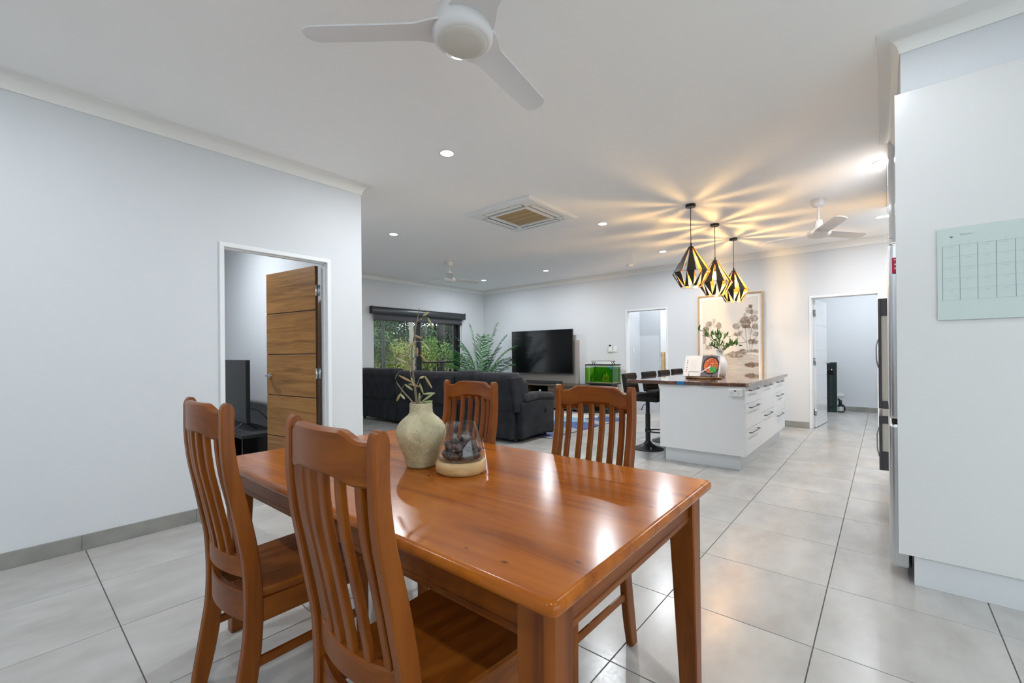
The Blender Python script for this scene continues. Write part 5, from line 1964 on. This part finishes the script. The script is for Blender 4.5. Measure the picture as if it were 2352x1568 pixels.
# ------------------------------------------------ pendants
def make_pendant(label):
    root = thing('pendant_lamp', label, 'pendant lamp', group='faceted pendants over the island')
    MB().lathe([(0.052, -0.0005), (0.053, -0.004), (0.053, -0.026), (0.050, -0.029), (0.004, -0.029)], 32).build('ceiling_rose', 'shade_black', root, world=False)
    MB().tube([(0, 0, -0.028), (0, 0, -0.44)], 0.0038, 8).build('cord', 'black_metal', root, world=False)
    MB().lathe([(0.010, -0.43), (0.011, -0.462), (0.024, -0.468), (0.024, -0.476)], 16).build('collar', 'black_metal', root, world=False)
    MB().lathe([(0.017, -0.476), (0.019, -0.53), (0.019, -0.60), (0.014, -0.615)], 16).build('lamp_holder', 'black_metal', root, world=False)
    MB().lathe([(0.012, -0.61), (0.020, -0.635), (0.034, -0.665), (0.034, -0.685), (0.022, -0.708), (0.003, -0.716)], 18).build('bulb', 'bulb', root, world=False, smooth=80)
    N = 8
    zt, zw, zb = -0.468, -0.760, -0.920
    rt, rw_, rb_ = 0.022, 0.205, 0.112
    st_ = 2 * PI / N

    def at(r, a, z):
        return Vector((r * math.cos(a), r * math.sin(a), z))

    def panel(pts, nm='shade_panel'):
        """Thin folded plate: black outside, gold inside."""
        c = sum(pts, Vector()) / len(pts)
        n = (pts[1] - pts[0]).cross(pts[2] - pts[0]).normalized()
        if n.dot(Vector((c.x, c.y, 0))) < 0:
            pts = pts[::-1]
            n = -n
        k = len(pts)
        inner_ = [p - n * 0.0012 for p in pts]
        mb = MB()
        mb.add(pts, [tuple(range(k))], 0)
        mb.add(inner_, [tuple(range(k))[::-1]], 1)
        for i in range(k):
            j = (i + 1) % k
            mb.add([pts[i], pts[j], inner_[j], inner_[i]], [(0, 1, 2, 3)], 0)
        return mb
    meshes = {}

    def ring_of(key, pts):
        for k in range(N):
            if key not in meshes:
                o = panel(pts).build_plate('shade_panel', ['shade_black', 'shade_gold'], root)
                meshes[key] = o
            else:
                o = meshes[key].copy()
                C.objects.link(o)
                o.parent = root
            o.rotation_euler = (0, 0, k * st_)
    a0, a1, am = 0.0, st_, st_ / 2
    # waist zigzag: odd corners sit lower
    W0, W1 = at(rw_, a0, zw), at(rw_, a1, zw)
    T0, T1 = at(rt, a0, zt), at(rt, a1, zt)
    Bm = at(rb_, am, zb)
    Bp = at(rb_, am - st_, zb)
    # upper: a blade on the left of every bay, leaving a slanted open triangle
    ring_of('u', [T0, T0.lerp(T1, 0.7), W0.lerp(W1, 0.62), W0])
    # lower: down-pointing triangles half filled, up-pointing triangles half filled
    ring_of('d', [W0, W0.lerp(W1, 0.5), Bm])
    ring_of('l', [W0, Bp.lerp(Bm, 0.45), Bp])
    wire = MB()
    for k in range(N):
        a = k * st_
        for p, q in ((at(rt, a, zt), at(rw_, a, zw)), (at(rw_, a, zw), at(rw_, a + st_, zw)), (at(rw_, a, zw), at(rb_, a + am, zb)), (at(rw_, a, zw), at(rb_, a - am, zb)), (at(rb_, a + am, zb), at(rb_, a - am, zb))):
            wire.tube([p, q], 0.0016, 5)
    wire.build('wire_frame', 'black_metal', root, world=False, smooth=0)
    return root


def build_plate(self, name, mats, parent):
    me = bpy.data.meshes.new(name)
    me.from_pydata(self.v, [], self.f)
    for q in mats:
        me.materials.append(MATS[q])
    me.polygons.foreach_set('material_index', self.mi)
    o = bpy.data.objects.new(name, me)
    C.objects.link(o)
    o.parent = parent
    return o


MB.build_plate = build_plate
pd = make_pendant('black and gold faceted pendant nearest the dining table, largest of three')
for k, (x, y, rz) in enumerate(((5.03, 1.635, 0.1), (6.0, 1.65, 0.35), (6.94, 1.655, 0.62))):
    o = pd if k == 0 else copy_tree(pd)
    o.location = (x, y, ZC)
    o.rotation_euler = (0, 0, rz)
    pl = bpy.data.lights.new('pendant_filament', 'POINT')
    pl.energy = PENDANT
    pl.color = (1.0, 0.60, 0.20)
    pl.shadow_soft_size = 0.014
    po_ = bpy.data.objects.new('pendant_filament', pl)
    C.objects.link(po_)
    po_.parent = o
    po_.location = (0, 0, -0.672)
    o['label'] = ('black and gold faceted pendant nearest the dining table, largest of three', 'middle black and gold faceted pendant over the island',
                  'black and gold faceted pendant nearest the framed art')[k]

# ================================================================== ADJOINING ROOMS
# ------------------------------------------------ small television room behind the timber door
tcab = thing('tv_cabinet', 'low black television cabinet seen through the timber door opening', 'cabinet', (1.89, 5.9, 0))
MB().box(1.69, 2.10, 5.25, 6.75, 0.325, 0.362, 0.002).build('top', 'black_soft', tcab)
MB().box(1.70, 2.10, 5.255, 5.275, 0.03, 0.325, 0.001).build('end_panel', 'black_gloss', tcab)
MB().box(1.70, 2.10, 6.725, 6.745, 0.03, 0.325, 0.001).build('end_panel', 'black_gloss', tcab)
MB().box(1.70, 2.10, 5.275, 6.725, 0.03, 0.05).build('bottom', 'black_soft', tcab)
MB().box(2.085, 2.10, 5.275, 6.725, 0.05, 0.325).build('back', 'black', tcab)
MB().box(1.70, 1.715, 5.75, 6.24, 0.06, 0.32, 0.001).build('door', 'black_gloss', tcab)
MB().box(1.74, 2.06, 5.3, 6.7, 0.0, 0.03).build('plinth', 'black', tcab)
t2 = thing('small_television', 'black television on the low cabinet in the small room', 'television', (1.84, 6.0, 0.362))
MB().box(1.815, 1.855, 5.475, 6.595, 0.455, 1.172, 0.004).build('casing', 'black', t2)
MB().box(1.8135, 1.8155, 5.487, 6.583, 0.505, 1.163).build('screen', 'screen', t2)
for y in (5.62, 6.45):
    MB().tube([(1.72, y, 0.368), (1.835, y, 0.46), (1.97, y, 0.368)], 0.007, 6).build('foot', 'black', t2)
MB().tube([(1.86, 5.50, 0.62), (1.93, 5.47, 0.60), (2.00, 5.44, 0.52), (2.06, 5.42, 0.40), (2.07, 5.42, 0.366)], 0.005, 6).build('power_cable', 'black', t2)

# ------------------------------------------------ laundry: vacuum dock and vacuum head
dk = thing('vacuum_dock', 'tall dark green floor stand for a stick vacuum in the laundry', 'vacuum dock', (10.80, 0.80, 0))
MB().box(10.74, 10.86, 0.715, 0.905, 0.0, 0.99, 0.004).build('back_board', 'dock_green', dk)
MB().box(10.715, 10.742, 0.780, 0.840, 0.10, 0.74, 0.006).build('rail', 'black_soft', dk)
MB().lathe([(0.062, 0), (0.064, 0.02), (0.05, 0.03)], 24).xf(Matrix.Translation((10.742, 0.81, 0.79)) @ Matrix.Rotation(-PI / 2, 4, 'Y')).build('cradle', 'black_gloss', dk)
MB().box(10.722, 10.742, 0.752, 0.868, 0.80, 0.96, 0.006).build('charger', 'black', dk)
for z in (0.86, 0.66, 0.16, 0.06):
    MB().lathe([(0.006, 0), (0.005, 0.004)], 10).xf(Matrix.Translation((10.715, 0.80, z)) @ Matrix.Rotation(-PI / 2, 4, 'Y')).build('screw', 'chrome', dk)
vh = thing('handheld_vacuum', 'small dark rounded vacuum on the laundry floor beside the tall dock', 'vacuum', (10.82, 0.655, 0))
MB().lathe([(0.002, 0.0), (0.05, 0.012), (0.072, 0.06), (0.070, 0.10), (0.052, 0.145), (0.026, 0.165)], 28, (10.80, 0.650, 0.001)).build('shell', 'black_gloss', vh, smooth=60)
MB().lathe([(0.024, 0.160), (0.030, 0.18), (0.028, 0.235), (0.016, 0.25)], 18, (10.80, 0.665, 0)).build('neck', 'black', vh, smooth=50)
MB().tube([(10.80, 0.665, 0.235), (10.77, 0.69, 0.275), (10.76, 0.70, 0.24)], 0.012, 8).build('grip', 'black', vh, smooth=50)
MB().lathe([(0.062, 0.03), (0.074, 0.07), (0.066, 0.12), (0.060, 0.12), (0.068, 0.07), (0.056, 0.03), (0.062, 0.03)], 24, (10.785, 0.665, 0), cap0=False, cap1=False).build('grey_band', 'steel', vh, smooth=50)

# ------------------------------------------------ bedroom: timber headboard and lamp
hb_ = thing('bed_headboard', 'pale timber headboard glimpsed through the hall doorway', 'headboard', (11.0, 4.8, 0))
MB().box(10.95, 11.03, 4.24, 4.30, 0.0, 1.235, 0.004).build('post', 'pale_wood', hb_)
MB().box(10.95, 11.03, 5.7, 5.76, 0.0, 1.235, 0.004).build('post', 'pale_wood', hb_)
MB().box(10.96, 11.02, 4.30, 5.7, 1.16, 1.225, 0.004).build('top_rail', 'pale_wood', hb_)
MB().box(10.975, 11.005, 4.30, 5.7, 0.35, 1.16).build('panel', 'pale_wood', hb_)
lp = thing('bedside_lamp', 'warm lit lamp behind the headboard in the bedroom', 'lamp', (11.3, 4.16, 0))
MB().lathe([(0.10, 0), (0.10, 0.015), (0.015, 0.02), (0.012, 1.45)], 20).build('stand', 'black_metal', lp, world=False)
MB().lathe([(0.13, 1.40), (0.10, 1.62)], 24, cap0=False, cap1=False).build('shade', 'paper', lp, world=False)
MB().lathe([(0.002, 1.45), (0.03, 1.47), (0.04, 1.50), (0.03, 1.54), (0.002, 1.56)], 14).build('bulb', 'lens_warm', lp, world=False, smooth=80)

# ================================================================== OUTSIDE
gr = MB()
rgm = random.Random(2)
NX, NY = 30, 24
vs = [(-6 + 66 * i / NX, 8.3 + 50 * j / NY, -0.15 + 0.02 * j * (1 if j else 0) + rgm.uniform(-0.06, 0.06) * (j > 0)) for j in range(NY + 1) for i in range(NX + 1)]
gr.add(vs, [(j * (NX + 1) + i, j * (NX + 1) + i + 1, (j + 1) * (NX + 1) + i + 1, (j + 1) * (NX + 1) + i) for j in range(NY) for i in range(NX)])
struct(gr, 'ground', 'soil', 'dry grassy ground of the bush outside')
hl = MB()
NX, NY = 40, 10
vs = [(-20 + 110 * i / NX, 40 + 30 * j / NY, 0.2 + 6.5 * math.sin(PI / 2 * j / NY) ** 0.7 * (0.75 + 0.35 * math.sin(i * 0.7 + 1.2) * math.sin(i * 0.31)) + rgm.uniform(-0.3, 0.3) * (j > 0)) for j in range(NY + 1) for i in range(NX + 1)]
hl.add(vs, [(j * (NX + 1) + i, j * (NX + 1) + i + 1, (j + 1) * (NX + 1) + i + 1, (j + 1) * (NX + 1) + i) for j in range(NY) for i in range(NX)])
struct(hl, 'hillside', 'hill_green', 'bush covered rise behind the trees')
pat = struct(MB().box(3.0, 10.5, 8.1, 11.2, -0.14, -0.03), 'patio', 'skirting', 'paved patio outside the sliding door')
bounce_ground = struct(MB().box(-20, 20, -30, -2.85, -0.3, -0.1), 'bounce_terrace', 'paper')  # unseen pale ground, added to bounce daylight up to the ceiling


def leaf_cloud(mb, c, r, n, size, rnd, flat=1.0):
    for _ in range(n):
        while True:
            p = Vector((rnd.uniform(-1, 1), rnd.uniform(-1, 1), rnd.uniform(-1, 1)))
            if 0.25 < p.length < 1:
                break
        q = Vector(c) + Vector((p.x * r, p.y * r, p.z * r * flat))
        a = Vector((rnd.uniform(-1, 1), rnd.uniform(-1, 1), rnd.uniform(-1, 1))).normalized()
        b = a.cross(Vector((rnd.uniform(-1, 1), rnd.uniform(-1, 1), rnd.uniform(-1, 1)))).normalized()
        s = size * rnd.uniform(0.6, 1.3)
        mb.add([q - a * s, q + b * s * 0.42, q + a * s, q - b * s * 0.42], [(0, 1, 2, 3)])


def tree(name, label, x, y, h, trunk_r, crown, leaf_m, bark, rnd, lean_=(0, 0), clouds=7, n=170, size=0.16, group='bush trees outside'):
    t = thing(name, label, 'tree' if h > 3 else 'shrub', (x, y, 0.0), group=group)
    pts = [Vector((lean_[0] * q * q + 0.06 * math.sin(q * 5 + x), lean_[1] * q * q, -0.2 + h * q)) for q in (0, 0.2, 0.4, 0.6, 0.8, 1.0)]
    tk = MB().tube(pts, [trunk_r * (1 - 0.6 * q) for q in (0, 0.2, 0.4, 0.6, 0.8, 1.0)], 8)
    cents = []
    for k in range(clouds):
        z = rnd.uniform(crown[0], crown[1])
        a = rnd.uniform(0, 6.28)
        rr_ = crown[2] * rnd.uniform(0.3, 1.0)
        q = min(1, z / h)
        base = Vector((lean_[0] * q * q, lean_[1] * q * q, z - 0.4))
        c = base + Vector((rr_ * math.cos(a), rr_ * math.sin(a), 0.5))
        tk.tube([base, base.lerp(c, 0.6) + Vector((0, 0, 0.1)), c], [trunk_r * 0.35, trunk_r * 0.22, trunk_r * 0.1], 5)
        cents.append(c)
    tk.build('trunk', bark, t, world=False, smooth=60)
    mb = MB()
    for c in cents:
        leaf_cloud(mb, c, crown[3] * rnd.uniform(0.7, 1.2), n, size, rnd, 0.7)
    mb.build('crown', leaf_m, t, world=False, smooth=0)
    return t


rt_ = random.Random(31)
tree('gum_tree', 'tall pale-trunked leaning gum tree seen through the left glass pane', 11.15, 14.8, 11, 0.11, (6, 10, 1.6, 1.0), 'bush_b', 'bark_pale', rt_, (-1.8, 0.3), 7, 360, .08)
tree('dark_tree', 'thick dark-barked tree seen through the right glass pane', 12.9, 15.2, 12, 0.20, (6, 10, 2.2, 1.2), 'bush_b', 'bark_dark', rt_, (0.2, 0), 7, 400, .08)
tree('slim_tree', 'slim dark trunk at the far left of the glass door', 9.35, 14.2, 9, 0.07, (4.5, 8, 1.2, .8), 'bush_b', 'bark_dark', rt_, (0.1, 0), 6, 340, .07)
tree('pale_tree', 'pale trunked tree at the right edge of the glass door', 14.75, 16.0, 10, 0.12, (5, 9, 1.8, 1.1), 'bush_b', 'bark_pale', rt_, (0.3, 0), 7, 360, .08)
far_lab = ('bush tree in the dense green growth beyond the glass door', 'low leafy shrub in the undergrowth beyond the glass door')
for k in range(30):
    y = rt_.uniform(17.0, 32)
    x = y * rt_.uniform(0.50, 1.06)
    tree('bush_tree', far_lab[0], x, y, rt_.uniform(6, 11), rt_.uniform(0.06, 0.15), (1.6, rt_.uniform(5, 9), rt_.uniform(1.2, 2.6), 1.05), rt_.choice(('bush_a', 'bush_b', 'bush_b', 'bush_c')), rt_.choice(('bark_dark', 'bark_dark', 'bark_pale')), rt_, (rt_.uniform(-.4, .4), 0), 9, 420, .085, 'distant bush trees')
for k in range(22):
    y = rt_.uniform(14.0, 24)
    x = y * rt_.uniform(0.52, 1.02)
    tree('bush_shrub', far_lab[1], x, y, rt_.uniform(1.2, 2.4), 0.03, (0.4, 1.6, 0.7, 0.6), rt_.choice(('bush_a', 'bush_c', 'bush_a')), 'bark_dark', rt_, (0, 0), 6, 260, .055, 'undergrowth shrubs')
